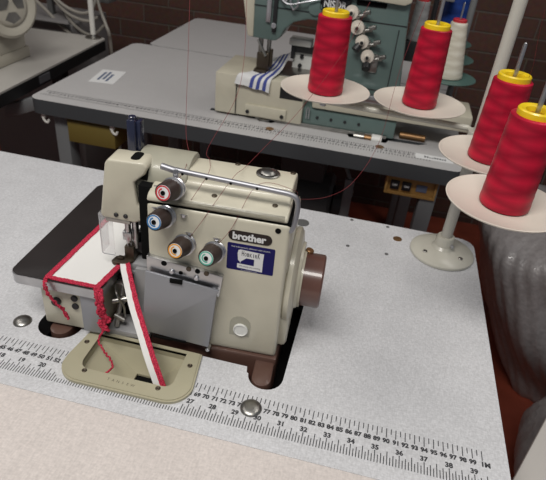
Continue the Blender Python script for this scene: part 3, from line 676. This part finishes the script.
# ------------------------------------------------------------------ second table, behind
bt = thing('sewing_table', (52, 100, -TZ), 'paler grey sewing table behind, carrying the green coverstitch machine', 'table')
BO = Vector((52, 100, -TZ))
ol = rrect(.6, 103.3, 71.4, 130.8, 2.6, 8)
m_ = MB(); m_.holed(ol, [[(42.4, 84.6), (42.4, 83.0), (54.5, 82.4), (55.4, 81.2), (58.4, 81.2), (59.3, 82.4), (76.6, 82.4), (77.2, 80.8), (85.8, 80.8), (86.4, 82.6), (93.5, 83.0), (95.5, 84.6)]], -3.6, 0, 0, 1); shift(m_, BO).build('tabletop', ['lam2', 'edge'], bt)
m_ = MB()
for k in range(2, 199): tick(m_, k * .5 + 1.2, 78.0, 77.0 if k % 2 == 0 else 77.4, .17)
for k in range(2, 300):
    if k % 2 == 0: tick(m_, k * 2.54 / 8 + 1.2, 75.5 if k % 8 else 75.9, 74.7, .17)
for c in range(2, 98, 1): letters(m_, str(100 - c), (c + 1.2, 76.5, 0), (1, 0, 0), (0, 1, 0), h=.62, bold=.09, lift=.006)
shift(m_, BO).build('ruler_scale', 'ink', bt)
for (x, y) in ((7.0, 76), (97.5, 76), (6.0, 124), (97, 124)):
    m_ = MB(); m_.box(x - 1.8, x + 1.8, y - 2.2, y + 2.2, -TZ, -3.6, b=.25); shift(m_, BO).build('leg', 'leg', bt)
m_ = MB(); m_.box(42, 96, 79.5, 90, -4.6, -3.7, b=0); shift(m_, BO).build('hole_shade_shelf', 'void', bt)  # added black shelf, standing in for the shade inside this hole
for x in (3.6, 21.6):
    m_ = MB(); m_.box(x - .7, x + .3, 72.2, 73.2, -5.0, -3.6, b=.15); m_.tube(bez([(x - .4, 72.4, -4.6), (x + .1, 72.3, -5.6), (x + .9, 72.3, -5.9), (x + 1.2, 72.4, -5.2)]), .3, n=8); shift(m_, BO).build('cable_clip', 'white', bt)
for x, y, lb in ((58.9, 77.6, 'rusty round plug in the rear table below the swatch'), (84.6, 78.0, 'rusty round plug in the rear table below the second thread disc')):
    cap(x, y, 1.0, lb, m='copper', h=.08, name='hole_plug', group=(bt, BO))
# maker's strip on the ruler
m_ = MB(); m_.box(92.7, 101.0, 75.4, 78.0, 0, .04, b=0); o_ = m_.build('label_strip', 'paper', loc=(97, 75.8, 0)); tag(o_, 'narrow white printed label strip at the right end of the rear ruler', 'label')
m_ = MB()
random.seed(2)
for i in range(9): m_.box(94.7 + i * .55, 95.05 + i * .55, 76.2, 76.2 + random.uniform(.5, 1.0), .04, .05, b=0)
m_.V = [tuple(Vector(v) - Vector((97, 75.8, 0))) for v in m_.V]; m_.build('print', 'ink_soft', o_)
# paper label
pl_ = thing('paper_label', (9.5, 94.6, 0), 'small white paper label with blue print lying on the rear table', 'label', math.radians(8))
m_ = MB(); m_.box(-3.3, 3.4, -5.6, 5.6, .01, .06, b=0); m_.build('sheet', 'paper', pl_)
m_ = MB()
for i, (a, c) in enumerate(((-3.5, 3.5), (-2.8, 3.9), (-4.0, 2.2))):
    m_.box(-1.9 + i * 1.2, -1.2 + i * 1.2, a, c, .06, .07, b=0)
m_.build('print', 'blueink', pl_)

# table behind that one, against the wall
t3 = thing('side_table', (60, 155, -TZ), 'plain grey table pushed against the brick wall behind the rear table', 'table')
m_ = MB(); m_.holed([(x - 60, y - 155) for x, y in rrect(5.2, 103, 131.1, 178.6, 2.5)], [], TZ - 3.4, TZ, 0, 1); m_.build('tabletop', ['lam2', 'edge'], t3)
for x, y in ((-48, -18), (38, -18), (-48, 18), (38, 18)):
    m_ = MB(); m_.box(x - 2, x + 2, y - 2, y + 2, 0, TZ - 3.4, b=.25); m_.build('leg', 'leg', t3)

# under the rear table: drawer, switch box, motor, bracket
dO = Vector((14.5, 76, -10.2)) - BO
m_ = MB(); m_.box(-5.0, 7.5, -3.0, 12, 0, 6.6, b=.4); m_.box(-5.4, 7.9, -3.3, -2.7, 5.8, 6.4, b=.1); dr = shift(m_, -dO).build('drawer', 'olivebox', bt, label='olive yellow drawer')
m_ = MB(); m_.box(-5.0, 7.4, -3.4, -2.9, .1, 5.6, b=.15); shift(m_, -dO).build('drawer_front', 'olivebox', dr)
sb = thing('switch_box', (93.2, 74.5, -8.7), 'tan motor switch box under the rear table, with two black buttons', 'switch')
m_ = MB(); m_.box(-5.7, 5.7, -.8, 5, 0, 5.1, b=.25); m_.build('case', 'orangebox', sb)
m_ = MB(); m_.holed([(-5.7, -.0), (5.7, 0), (5.7, 4.6), (-5.7, 4.6)], [[(-5.2, .5), (5.2, .5), (5.2, 4.3), (-5.2, 4.3)]], 0, .5)
m_.V = [(x, -.8 - z, y) for x, y, z in m_.V]; m_.build('case_rim', 'orangebox', sb)
for x, tx in ((-3.6, 'OFF'), (-1.0, 'ON')):
    m_ = MB(); m_.box(x - 1.0, x + 1.0, -1.3, -.7, 1.2, 3.3, b=.12); bb = m_.build('push_button', 'black', sb)
    m_ = MB(); letters(m_, tx, (x, -1.3, 2.3), AX, BX, h=.5, w=1.1, bold=.03, lift=.02); m_.build('button_lettering', 'paper', bb)
m_ = MB(); m_.box(1.2, 3.6, -1.0, -.7, 1.4, 3.1, b=.1); m_.build('rating_plate', 'blueink', sb)
mt = thing('clutch_motor', (66, 96, -26), 'dark motor slung in shadow under the rear table', 'motor')
m_ = MB(); m_.cyl((-9, 0, 0), (9, 0, 0), 8, n=28, b=.8); m_.cyl((9, 0, 0), (13, 0, 0), 5, n=24, b=.5); m_.build('housing', 'motor', mt)
m_ = MB(); m_.box(-6, 6, -4, 4, 7, 22.3, b=.4); m_.build('mounting', 'motor', mt)
m_ = MB(); m_.tube(bez([(11, 2, 0), (14, -6, 6), (13, -8, 12), (9, -4, 18)]), .5, n=8); m_.box(12, 14.4, -9, -7, -2, 12, b=.2); m_.build('lever', 'leg', mt)
cb_ = thing('support_arm', (2, 80, -24), 'dark grey metal arm reaching out left from under the rear table', 'bracket')
m_ = MB(); m_.prism([(-15.5, 15.0), (-15.5, 13.6), (-14.0, 13.6), (-5.2, 17.3), (8.0, 18.0), (8.0, 20.4), (-4.7, 20.3), (-7.0, 20.2), (-14.8, 17.1)], -3, O=(0, 0, 0), A=AX, B=BX, b=.4); m_.build('arm_plate', 'leg', cb_)
m_ = MB(); m_.box(3.5, 8, 0, 4, 15, 20.4, b=.3); m_.build('hanger', 'bracket', cb_)

# ------------------------------------------------------------------ green coverstitch machine on the rear table
gm = thing('coverstitch_machine', (65.2, 85.4, 0), 'green industrial coverstitch machine with cream bed on the rear table', 'sewing machine')
GO = Vector((66, 84, 0))
def G(mb, name, m, parent=None): return shift(mb, GO).build(name, m, parent or gm) if parent is None else shift(mb, GO).build(name, m, parent)
m_ = MB(); m_.box(44.9, 66.2, 80.4, 97, .5, 10.0, b=.3); m_.box(44.9, 50.0, 80.2, 96.8, .6, 10.05, b=.15); G(m_, 'bed', 'cream')
m_ = MB(); m_.box(49.95, 50.15, 80.15, 80.45, .8, 9.9, b=0); G(m_, 'bed_seam', 'black')
m_ = MB(); m_.box(60.5, 66.0, 80.3, 80.5, 6.2, 8.8, b=.05); G(m_, 'bed_window', 'black')
m_ = MB(); m_.box(52.5, 62.5, 79.7, 80.5, 1.0, 3.6, b=.15); G(m_, 'hinge_plate', 'cream')
for x, z in ((53.2, 2.0), (61.6, 2.0)):
    m_ = MB(); m_.cyl((x, 79.3, z), (x, 79.7, z), .45, n=12); G(m_, 'hinge_screw', 'black')
m_ = MB(); m_.box(58.5, 74, 85, 98, 9.6, 10.3, b=.1); G(m_, 'cloth_plate', 'steel')
m_ = MB(); m_.box(66.2, 88.2, 81.6, 96, .3, 4.6, b=.3); m_.box(45, 88, 84, 97, .05, .5, b=.1); G(m_, 'base', 'teal')
for x in (69.8, 73.1, 76.4, 79.7):
    m_ = MB(); m_.cyl((x, 81.3, 2.6), (x, 81.7, 2.6), .35, n=12); G(m_, 'base_screw', 'black')
m_ = MB(); m_.tube([(67.2, 81.0, 2.2), (67.2, 80.8, 4.6), (67.5, 80.7, 5.0), (67.8, 80.8, 4.6), (67.8, 81.0, 2.2)], .16, n=8); G(m_, 'hook', 'chrome')
m_ = MB(); m_.box(68.2, 104.3, 80.8, 92, 4.9, 8.6, b=.5); G(m_, 'lower_casing', 'cream')
m_ = MB(); m_.tube([(55.0, 81.2, .35), (70, 81.2, .3), (86.5, 81.2, .5)], .55, n=10); G(m_, 'base_rail', 'steel')
m_ = MB(); m_.cyl((79.0, 80.8, -.1), (81.5, 80.8, -.1), 1.0, n=16); G(m_, 'drive_collar', 'steel')
m_ = MB(); m_.cyl((83.2, 80.8, -.1), (85.6, 80.8, -.1), 1.2, n=20); G(m_, 'chrome_roller', 'gauge')
m_ = MB(); m_.cyl((81.5, 80.8, -.1), (83.2, 80.8, -.1), .9, n=18); G(m_, 'brass_roller', 'copper')
m_ = MB(); m_.cyl((89.5, 83.8, .9), (95.5, 83.8, .9), .8, n=20); G(m_, 'brass_bar', 'copper')
m_ = MB(); m_.lathe([(1.7, 0), (1.6, .5), (.8, .8), (.05, .8)], (57.2, 81.6, -.1), n=20); G(m_, 'base_knob', 'steel')
# column, arm, head
m_ = MB(); m_.prism([(72.2, 8.2), (87.6, 8.2), (86.0, 26.0), (85.8, 30.2), (85.6, 40), (66, 40), (66, 24.5), (71.3, 24.0), (73.0, 20)], -11.5, O=(0, 83.0, 0), A=AX, B=BX, b=.6); G(m_, 'column', 'teal')
m_ = MB(); m_.prism([(51.6, 18.2), (57.6, 18.0), (58.8, 19.0), (59.6, 20.8), (61.5, 22.6), (64.5, 23.6), (74, 23.9), (74, 40), (50.4, 40), (50.5, 28)], -9, O=(0, 83.3, 0), A=AX, B=BX, b=.5); G(m_, 'arm', 'teal')
m_ = MB(); m_.prism([(49.6, 40), (49.8, 26), (51.2, 18.4), (52.6, 18.3), (52.2, 40)], -8.4, O=(0, 83.0, 0), A=AX, B=BX, b=.35); G(m_, 'face_plate', 'cream')
for bb_ in ((50.4, 74, 83.1, 83.35, 25.15, 25.3), (84.4, 84.6, 82.9, 83.05, 9, 24.2), (72.6, 86.0, 82.9, 83.05, 24.9, 25.1), (72.4, 86.6, 82.9, 83.05, 10.6, 10.8)):
    m_ = MB(); m_.box(*bb_, b=0); G(m_, 'panel_seam', 'black')
m_ = MB(); m_.prism([(71.5, 29.6), (84.6, 29.2), (85.9, 29.9), (85.9, 33), (71.5, 33)], 1.5, O=(0, 83.0, 0), A=AX, B=BX, b=.25); G(m_, 'belt_guard', 'cream')
m_ = MB(); m_.box(74.6, 81.0, 82.7, 83.1, 28.0, 29.0, b=.2); G(m_, 'slot', 'void')
m_ = MB(); m_.box(67.0, 73.6, 82.8, 83.1, 26.1, 29.0, b=.6); ng = G(m_, 'name_plate', 'black')
m_ = MB(); letters(m_, 'NISOR', (70.2, 82.8, 27.5), AX, BX, w=4.9, h=1.5, bold=.03, lift=.03); shift(m_, GO); m_.build('plate_lettering', 'paper', ng)
for (x, z) in ((71.6, 30.6), (74.0, 26.6), (75.7, 23.8), (77.2, 21.0), (78.9, 18.1)):
    m_ = MB(); m_.lathe([(.5, -.2), (.5, 1.0), (1.35, 1.1), (1.5, 1.35), (1.4, 1.9), (.7, 2.0), (.6, 2.5), (.5, 2.6)], (x, 83, z), (0, -1, 0), 24); kd = G(m_, 'tension_disc', 'disc')
    m_ = MB(); m_.cyl((x, 80.1, z), (x, 80.4, z), .38, n=12); shift(m_, GO).build('disc_nut', 'black', kd)
    m_ = MB(); m_.cyl((x + 2.6, 81.2, z + .2), (x + 3.9, 80.8, z + .7), .5, n=12); m_.cyl((x + 1.3, 82.4, z - .7), (x + 3.2, 82.2, z - .2), .45, n=12); m_.box(x + 1.0, x + 1.8, 82, 83.1, z - 1.4, z + .4, b=.1); G(m_, 'thread_guide', 'steel')
m_ = MB(); m_.cyl((77.2, 82, 21.0), (76.0, 80.8, 19.2), .9, n=14); m_.cyl((79.0, 82, 16.8), (79.0, 80.6, 15.6), .95, n=14); G(m_, 'black_post', 'black')
m_ = MB(); m_.box(78.6, 81.4, 82.4, 83.1, 14.6, 18.6, b=.3); G(m_, 'release_plate', 'steel')
# head mechanism
m_ = MB(); m_.box(55.3, 56.4, 82.6, 83.4, 22, 33, b=.15); G(m_, 'needle_slot', 'chrome')
m_ = MB(); m_.box(56.8, 57.7, 82.7, 83.4, 20, 32, b=.1); G(m_, 'take_up_slot', 'black')
m_ = MB(); m_.tube([(60.3, 82.3, 29.5), (60.6, 82.1, 26.5), (61.4, 82.0, 25.4), (62.2, 82.1, 26.2), (62.2, 82.3, 28.5), (61.6, 82.4, 29.8)], .28, n=8)
m_.tube(bez([(57.4, 82.2, 28.5), (60, 81.9, 26.5), (64, 81.9, 27.4), (68.2, 82.4, 28.6)]), .17, n=8); m_.cyl((57.2, 82.4, 21.5), (57.2, 83.2, 21.5), .6, n=12); m_.cyl((59.3, 82.4, 27.3), (59.3, 83.2, 27.3), .6, n=12); G(m_, 'take_up_lever', 'chrome')
m_ = MB(); m_.lathe([(1.5, 0), (1.5, .5), (1.2, .6)], (66.0, 83.3, 26.2), (0, -1, 0), 24); G(m_, 'arm_plug', 'teal')
m_ = MB(); m_.cyl((54.2, 84.6, 13), (54.2, 84.6, 19), .55, n=12); m_.cyl((56.0, 85.2, 13), (56.0, 85.2, 18.6), .5, n=12); m_.tube([(53.6, 84, 17.8), (55.0, 83.6, 15.6), (55.8, 83.4, 14.4)], .35, n=8); G(m_, 'presser_bar', 'steel')
m_ = MB(); m_.box(53.6, 56.6, 83.6, 86.0, 11.1, 15.0, b=.25); m_.box(53.2, 56.2, 82.8, 86.4, 10.2, 11.2, b=.15); m_.cyl((56.9, 84.2, 12), (56.9, 84.2, 16), .4, n=10); G(m_, 'presser_foot', 'darkscrew')
m_ = MB(); m_.box(60.6, 68.6, 92.5, 96, 9.5, 15.6, b=.3); m_.box(59.6, 65.0, 91.0, 95, 15.8, 17.4, b=.3); G(m_, 'rear_puller', 'gauge')
m_ = MB(); m_.box(60.2, 66.5, 91.6, 92.6, 14.2, 15.8, b=.15); m_.box(60.2, 61.2, 91.4, 92.5, 12.6, 15.8, b=.1); G(m_, 'puller_lever', 'black')
for x, z in ((62.6, 11.0), (62.9, 13.2)):
    m_ = MB(); m_.cyl((x, 92.0, z), (x, 92.6, z), .5, n=12); G(m_, 'puller_screw', 'black')
m_ = MB(); m_.box(75.5, 78, 78.9, 80.6, 9.0, 11.8, b=.3); m_.box(78, 84.5, 79.3, 81.2, 8.6, 10.4, b=.3); G(m_, 'front_latch', 'silver')
# striped swatch under its foot
sw = MB(); rows = []
n1, n2 = 14, 10
TL, TR, BL, BR_ = Vector((58.6, 92.2, 10.8)), Vector((62.2, 92.0, 10.7)), Vector((49.5, 80.9, 10.3)), Vector((58.2, 79.8, 10.3))
TLc = [Vector((54.6, 93.5, 11.6)), Vector((53.2, 88.6, 10.6)), Vector((51.3, 84.2, 10.5)), Vector((49.6, 81.6, 10.3)), Vector((48.9, 80.8, 8.4))]
TRc = [Vector((59.0, 95.5, 13.4)), Vector((58.6, 90.0, 11.2)), Vector((58.2, 85.4, 10.7)), Vector((57.4, 81.6, 9.9)), Vector((57.2, 80.9, 7.3))]
lp, rp = bez(TLc, 5), bez(TRc, 5)
for i in range(len(lp)): rows.append([lp[i].lerp(rp[i], j / n2) + Vector((0, 0, .12 * math.sin(j * 1.3 + i * .5))) for j in range(n2 + 1)])
sw.sheet(rows, .08, uv=True); o_ = sw.build('striped_swatch', 'stripes', loc=(56, 84, 10.3), smooth=80)
tag(o_, 'white cotton swatch with blue stripes under the green machine foot', 'fabric')

# ------------------------------------------------------------------ thread stand behind on the right, with its cones
ts2 = thing('thread_stand', (99.6, 104, 0), 'rear thread stand with dark green discs behind the right end of the green machine', 'thread stand')
m_ = MB(); m_.cyl((0, 0, 0), (0, 0, 62), .8, n=16); m_.build('pole', 'leg', ts2)
m_ = MB(); m_.lathe([(4, 0), (4, .4), (1.4, 1), (1.2, 3), (.9, 3)], n=30); m_.build('flange', 'leg', ts2)
gd = [((-.5, -4), 12.6), ((-.2, 8), 14.0), ((.2, 20), 15.5)]
gd = [(97.2, 100.0, 12.0), (96.6, 108.5, 14.6), (96.2, 117.0, 16.6)]
for x, y, z in gd:
    m_ = MB(); m_.lathe([(.6, -.4), (6.9, -.2), (7.3, .1), (7.2, .2), (.6, 0)], (x - 99.6, y - 104, z), n=40); m_.build('spool_disc', 'teal_disc', ts2)
    m_ = MB(); m_.tube([(0, 0, z - .8), (x - 99.6, y - 104, z - .8)] if abs(y - 104) > .1 else [(0, 0, z), (0, .1, z)], .4, n=8); m_.build('spool_arm', 'leg', ts2)
    m_ = MB(); m_.cyl((x - 99.6, y - 104, z), (x - 99.6, y - 104, z + 17), .22, n=10); m_.build('spindle', 'chrome', ts2)
cone(97.2, 100.0, 12.15, 13.2, 3.9, 1.9, 'white thread cone with dark red tube, behind the second red cone', 'white_thread', 'k_red')
cone(96.6, 108.5, 14.75, 16.5, 3.7, 3.6, 'large blue thread cone behind the white cone', 'blue_thread', 'k_blue')
ts3 = thing('thread_stand', (91.0, 100.5, 0), 'dark thread stand just right of the green machine, holding a grey cone', 'thread stand')
m_ = MB(); m_.cyl((0, 0, 0), (0, 0, 45), .6, n=14); m_.build('pole', 'black', ts3)
m_ = MB(); m_.lathe([(3, 0), (3, .4), (1.2, .9), (.9, 2.4), (.6, 2.4)], n=26); m_.build('flange', 'black', ts3)
m_ = MB(); m_.box(-5.4, .6, -6.2, -1.2, 15.6, 20.2, b=.25); m_.build('holder_block', 'black', ts3)
m_ = MB(); m_.box(-3, 4, .4, 5.5, 28.6, 29.5, b=.2); m_.build('upper_shelf', 'leg', ts3)
cone(87.9, 96.0, 20.2, 9.2, 2.0, 1.6, 'grey thread cone standing at the right end of the green machine', 'grey_thread', 'k_red')
cone(91.0, 103.5, 29.5, 7.5, 2.0, 1.8, 'white thread cone cut by the top frame, above the grey cone', 'white_thread', 'k_red')

# ------------------------------------------------------------------ left desk with its machine, pole and cables
d1 = thing('sewing_desk', (-40, 100, -TZ), 'pale desk with thick black edge at the far left', 'table')
V4 = [(-7.0, 64), (-6.7, 71), (-9.3, 129.6), (-10.6, 130.9), (-38.4, 128.8), (-84, 125.3), (-84, 64)]
m_ = MB(); m_.holed([(x + 40, y - 100) for x, y in V4], [], TZ - .5, TZ, 0, 0); m_.build('desktop', 'desk', d1)
m_ = MB(); m_.holed([(x + 40 + .05, y - 100) for x, y in V4], [], TZ - 3.6, TZ - .5, 0, 0); m_.build('desk_edge', 'blackedge', d1)
for x, y in ((20, 18), (-36, 18), (14, -30), (-36, -30)):
    m_ = MB(); m_.box(x - 2, x + 2, y - 2, y + 2, 0, TZ - 3.6, b=.3); m_.build('leg', 'blackedge', d1)
m_ = MB(); m_.box(-8.0, -7.7, 89.2, 94.4, -3.0, -.9, b=0)
m_ = MB(); m_.raw([(-.05 + x, y, z) for x, y, z in ((-7.45, 88.5, -3.3), (-7.68, 93.8, -3.3), (-7.68, 93.8, -1.1), (-7.45, 88.5, -1.1))], [[0, 1, 2, 3]])
m_ = MB(); m_.box(-7.62, -7.3, 88.6, 93.6, -3.0, -1.0, b=.03, seg=1); tag(m_.build('asset_label', 'ink_soft', loc=(-7.5, 91, -2.2)), 'small grey asset label stuck on the black desk edge', 'label')
dm = thing('lockstitch_machine', (-26.0, 92, 0), 'cream sewing machine with round handwheel cut by the left frame edge', 'sewing machine')
m_ = MB(); m_.box(-30, 8.5, -9, 9, 0, 3.2, b=.5); m_.box(-8, 8.6, -8, 8, 2.8, 8, b=1.2); m_.build('base', 'deskcream', dm)
m_ = MB(); m_.box(-10, 7.2, -6.5, 6.5, 6, 30, b=1.5, seg=3); m_.box(-34, 2, -5, 5, 20, 30, b=1.5); m_.build('body', 'deskcream', dm)
hwm = MB(); hwm.lathe([(5.5, 0), (7.4, .5), (7.8, 1.2), (7.7, 2.0), (7.0, 2.4), (5.4, 2.0), (5.0, 1.7), (4.6, 2.2), (4.0, 2.4), (1.0, 2.2), (.05, 2.2)], (10.3, -1.0, 15.5), Vector((.93, -.35, 0)), 48); hwm.build('handwheel', 'deskcream', dm)
m_ = MB(); m_.cyl((7, 0, 15.5), (10.6, -1.0, 15.5), 3.2, n=24); m_.build('wheel_hub', 'deskcream', dm)
dd = Vector((.93, -.35, 0)).normalized(); c0 = Vector((10.3, -1, 15.5)) + dd * 2.35; sd = Vector((.35, .93, 0)).normalized()
m_ = MB()
for a in (30, 150, 270):
    q1 = [c0 + sd * r_ * math.cos(math.radians(a + e)) + Vector((0, 0, 1)) * r_ * math.sin(math.radians(a + e)) for r_, e in ((1.6, -40), (3.6, -38), (4.0, 0), (3.6, 38), (1.6, 40))]
    m_.raw(q1 + [q + dd * .12 for q in q1], [[0, 1, 2, 3, 4], [9, 8, 7, 6, 5]] + [[i, (i + 1) % 5, (i + 1) % 5 + 5, i + 5] for i in range(5)])
m_.build('wheel_slots', 'steel', dm)
m_ = MB(); m_.cyl((6.5, -8.1, 3.2), (6.5, -7.6, 3.2), .5, n=12); m_.build('base_screw', 'black', dm)
dp = thing('desk_pole', (-13.0, 129.0, 0), 'thin white upright pole at the far corner of the left desk', 'pole')
m_ = MB(); m_.cyl((0, 0, .2), (0, 0, 62), .85, n=18); m_.build('pole', 'white', dp)
m_ = MB(); m_.lathe([(2.6, 0), (2.6, .3), (1.2, .5), (1.0, 1.2), (.8, 1.2)], n=24); m_.build('pole_foot', 'steel', dp)
bx = thing('machine_carton', (-36, 146, -TZ), 'greyish open box on the floor behind the left desk', 'box')
m_ = MB(); m_.box(-26, 12, -11, 14, 0, 76.5, b=.5); m_.build('box_body', 'fabric_box', bx)
m_ = MB(); m_.prism([(-26, -11.2), (11, -11.2), (13.5, -15.5), (-26, -15.5)], .6, O=(0, 0, 77.5), b=.1); m_.build('box_flap', 'fabric_box', bx)
random.seed(11)
cabs = ([(-40, 137, 9), (-33, 135, 5), (-27, 134, .5), (-21, 134, -3.0), (-16, 136, -4)], [(-37, 140, 15), (-31, 137, 9), (-25, 135, 5), (-18, 134.5, 3.6), (-14.6, 136, 5)],
        [(-33, 138, 19), (-30, 136, 10), (-23, 135, 6.2), (-17, 135, 6.6), (-15, 138, 12)], [(-35, 139, 16), (-29, 137, 8), (-24, 136, 1.5), (-18, 137, -1.5), (-14, 139, 2)],
        [(-17, 140, 17), (-14.5, 137, 9), (-11.5, 135, 3.5), (-10.2, 134.5, .5), (-10.6, 136, -6), (-11, 138, -40), (-13, 140, -74), (-20, 141, -74.4)])
labs = ['lowest pale cable sagging behind the left desk', 'pale cable looping across to the white pole below the plugs', 'highest pale cable loop, just under the black plugs', 'pale cable that dips between the box and the white pole', 'pale cable passing behind the white pole down past the desk corner']
for k, c in enumerate(cabs):
    m_ = MB(); m_.tube(bez(c, 8), .55, n=8); tag(m_.build('power_cable', 'cable', loc=c[0]), labs[k], 'cable', 'cables tangled behind the left desk')
for k, (x, z, lb) in enumerate(((-29, 13.5, 'left black plug among the cables by the wall'), (-23.5, 12.5, 'right black plug among the cables by the wall'))):
    c = thing('power_plug', (x, 142, z), lb, 'plug'); m_ = MB(); m_.box(-1.9, 1.9, -2, 2, -2, 3.0, b=.4); m_.build('plug_body', 'black', c)
    m_ = MB(); m_.tube(bez([(0, 0, 2), (.3, .3, 6), (1.5, 1, 12)]), .4, n=8); m_.build('plug_cable', 'cable_d', c)
so = thing('socket_shelf', (-26, 146, 0), 'dark socket strip behind the tangled cables', 'socket strip')
m_ = MB(); m_.box(-14, 12, -3, 3, 8.2, 10.4, b=.3); m_.build('strip', 'bracket', so)
m_ = MB(); m_.box(-13, -11, -1, 1, 1.5, 8.4, b=.1); m_.build('strip_foot', 'bracket', so)

# ------------------------------------------------------------------ right: wrapped bundle and pale board
def lump(path, rx, ry, n=22, seed=1, amp=1.):
    random.seed(seed); ph = [random.uniform(0, 6) for _ in range(6)]; V = []; F = []
    for i, p in enumerate(path):
        p = Vector(p); tt = i / (len(path) - 1); e = min(1, math.sin(PI * min(max(tt, .03), .97)) ** .35)
        for k in range(n):
            a = 2 * PI * k / n; w = 1 + amp * (.05 * math.sin(3 * a + ph[0] + tt * 5) + .04 * math.sin(5 * a + ph[1] - tt * 9) + .03 * math.sin(9 * a + ph[2] + tt * 16))
            V.append(p + Vector((math.cos(a) * rx * e * w, math.sin(a) * ry * e * w, 0)))
    for i in range(len(path) - 1):
        for k in range(n): a = i * n + k; b2 = i * n + (k + 1) % n; F.append([a, b2, b2 + n, a + n])
    F.append([n - 1 - k for k in range(n)]); F.append([(len(path) - 1) * n + k for k in range(n)])
    return V, F
def bundle(ctrl, label, seed, inner):
    # ctrl: (x, y, z, rx, ry) rings from the floor up
    random.seed(seed); ph = [random.uniform(0, 6) for _ in range(8)]; c0 = ctrl[0]
    th = thing('wrapped_bundle', (c0[0], c0[1], -TZ), label, 'package'); n = 144
    P = bez([(c[0] - c0[0], c[1] - c0[1], c[2]) for c in ctrl], 8); Q = bez([(c[3], c[4], 0) for c in ctrl], 8)
    V = []; F = []
    for i, (p, q) in enumerate(zip(P, Q)):
        for k in range(n):
            a = 2 * PI * k / n; ca, sa = math.cos(a), math.sin(a)
            w = 1 + .02 * math.sin(5 * a + ph[0] + i * .22) + .014 * math.sin(11 * a + ph[1] - i * .17) + .03 * math.sin(3 * a + ph[2] + i * .3) + .010 * math.sin(31 * a + i * .35 + ph[3]) + random.uniform(-.006, .006)
            V.append(p + Vector((math.copysign(abs(ca) ** .75, ca) * q.x * w, math.copysign(abs(sa) ** .75, sa) * q.y * w, .5 * math.sin(5 * a + ph[4]))))
    m = len(P)
    for i in range(m - 1):
        for k in range(n): a = i * n + k; b2 = i * n + (k + 1) % n; F.append([a, b2, b2 + n, a + n])
    F.append([n - 1 - k for k in range(n)]); F.append([(m - 1) * n + k for k in range(n)])
    mb = MB(); mb.raw(V, F); mb.build('wrapping', 'wrap', th, smooth=80)
    mb = MB(); mb.box(*inner, b=1.5); mb.build('packed_goods', 'fabric_box', th)
bundle([(156, 104, .2, 18, 20), (153, 104, 10, 20, 25), (146, 103, 25, 21, 29), (140, 102, 40, 20, 29), (136, 102, 51, 18, 27), (136, 102, 56, 6, 14)], 'tall bubble wrapped bundle standing on the red floor right of the table', 3, (-16, 4, -12, 12, 1, 40))
bundle([(150, 54, .2, 12, 12), (149, 54, 8, 16, 15), (149, 54, 18, 17, 15), (149, 54, 27, 14, 12), (149, 54, 31, 6, 6)], 'low bubble wrapped bundle on the floor between the tall bundle and the pale board', 8, (-6, 6, -7, 7, 1, 20))
pb = thing('leaning_board', (107.95, 6.8, -TZ), 'pale board top standing at the lower right corner beside the table', 'board', -math.atan2(6.36, 12.01))
m_ = MB(); m_.box(0, 26, -26, 38, 60, 63, b=.4); m_.build('board_top', 'board', pb)
for x, y in ((3, 34), (23, 34), (3, -22), (23, -22)):
    m_ = MB(); m_.box(x - 1.5, x + 1.5, y - 1.5, y + 1.5, 0, 60, b=.2); m_.build('leg', 'board', pb)

# ------------------------------------------------------------------ light
def area(name, loc, target, sx, sy, power, colr):
    ld = bpy.data.lights.new(name, 'AREA'); ld.shape = 'RECTANGLE'; ld.size = sx; ld.size_y = sy; ld.energy = power; ld.color = colr
    o = bpy.data.objects.new(name, ld); col.objects.link(o); o.location = loc
    o.rotation_euler = (Vector(target) - Vector(loc)).to_track_quat('-Z', 'Y').to_euler(); return o
area('ceiling_light', (.45, -.75, 2.6), (.7, .15, .75), 1.3, .4, 33, (1, .97, .92))
area('ceiling_light', (1.6, .9, 2.75), (1.0, .5, .75), 1.3, .4, 7, (1, .96, .90))
area('ceiling_light', (-.9, .7, 2.75), (-.5, .9, .75), 1.3, .4, 7, (1, .95, .90))
w = bpy.data.worlds.new('world'); scn.world = w; w.use_nodes = True
w.node_tree.nodes['Background'].inputs[0].default_value = (.86, .92, 1, 1); w.node_tree.nodes['Background'].inputs[1].default_value = .15
vs = scn.view_settings; vs.view_transform = 'Standard'; vs.look = 'None'; vs.exposure = 0.0; vs.gamma = 1; vs.use_curve_mapping = False
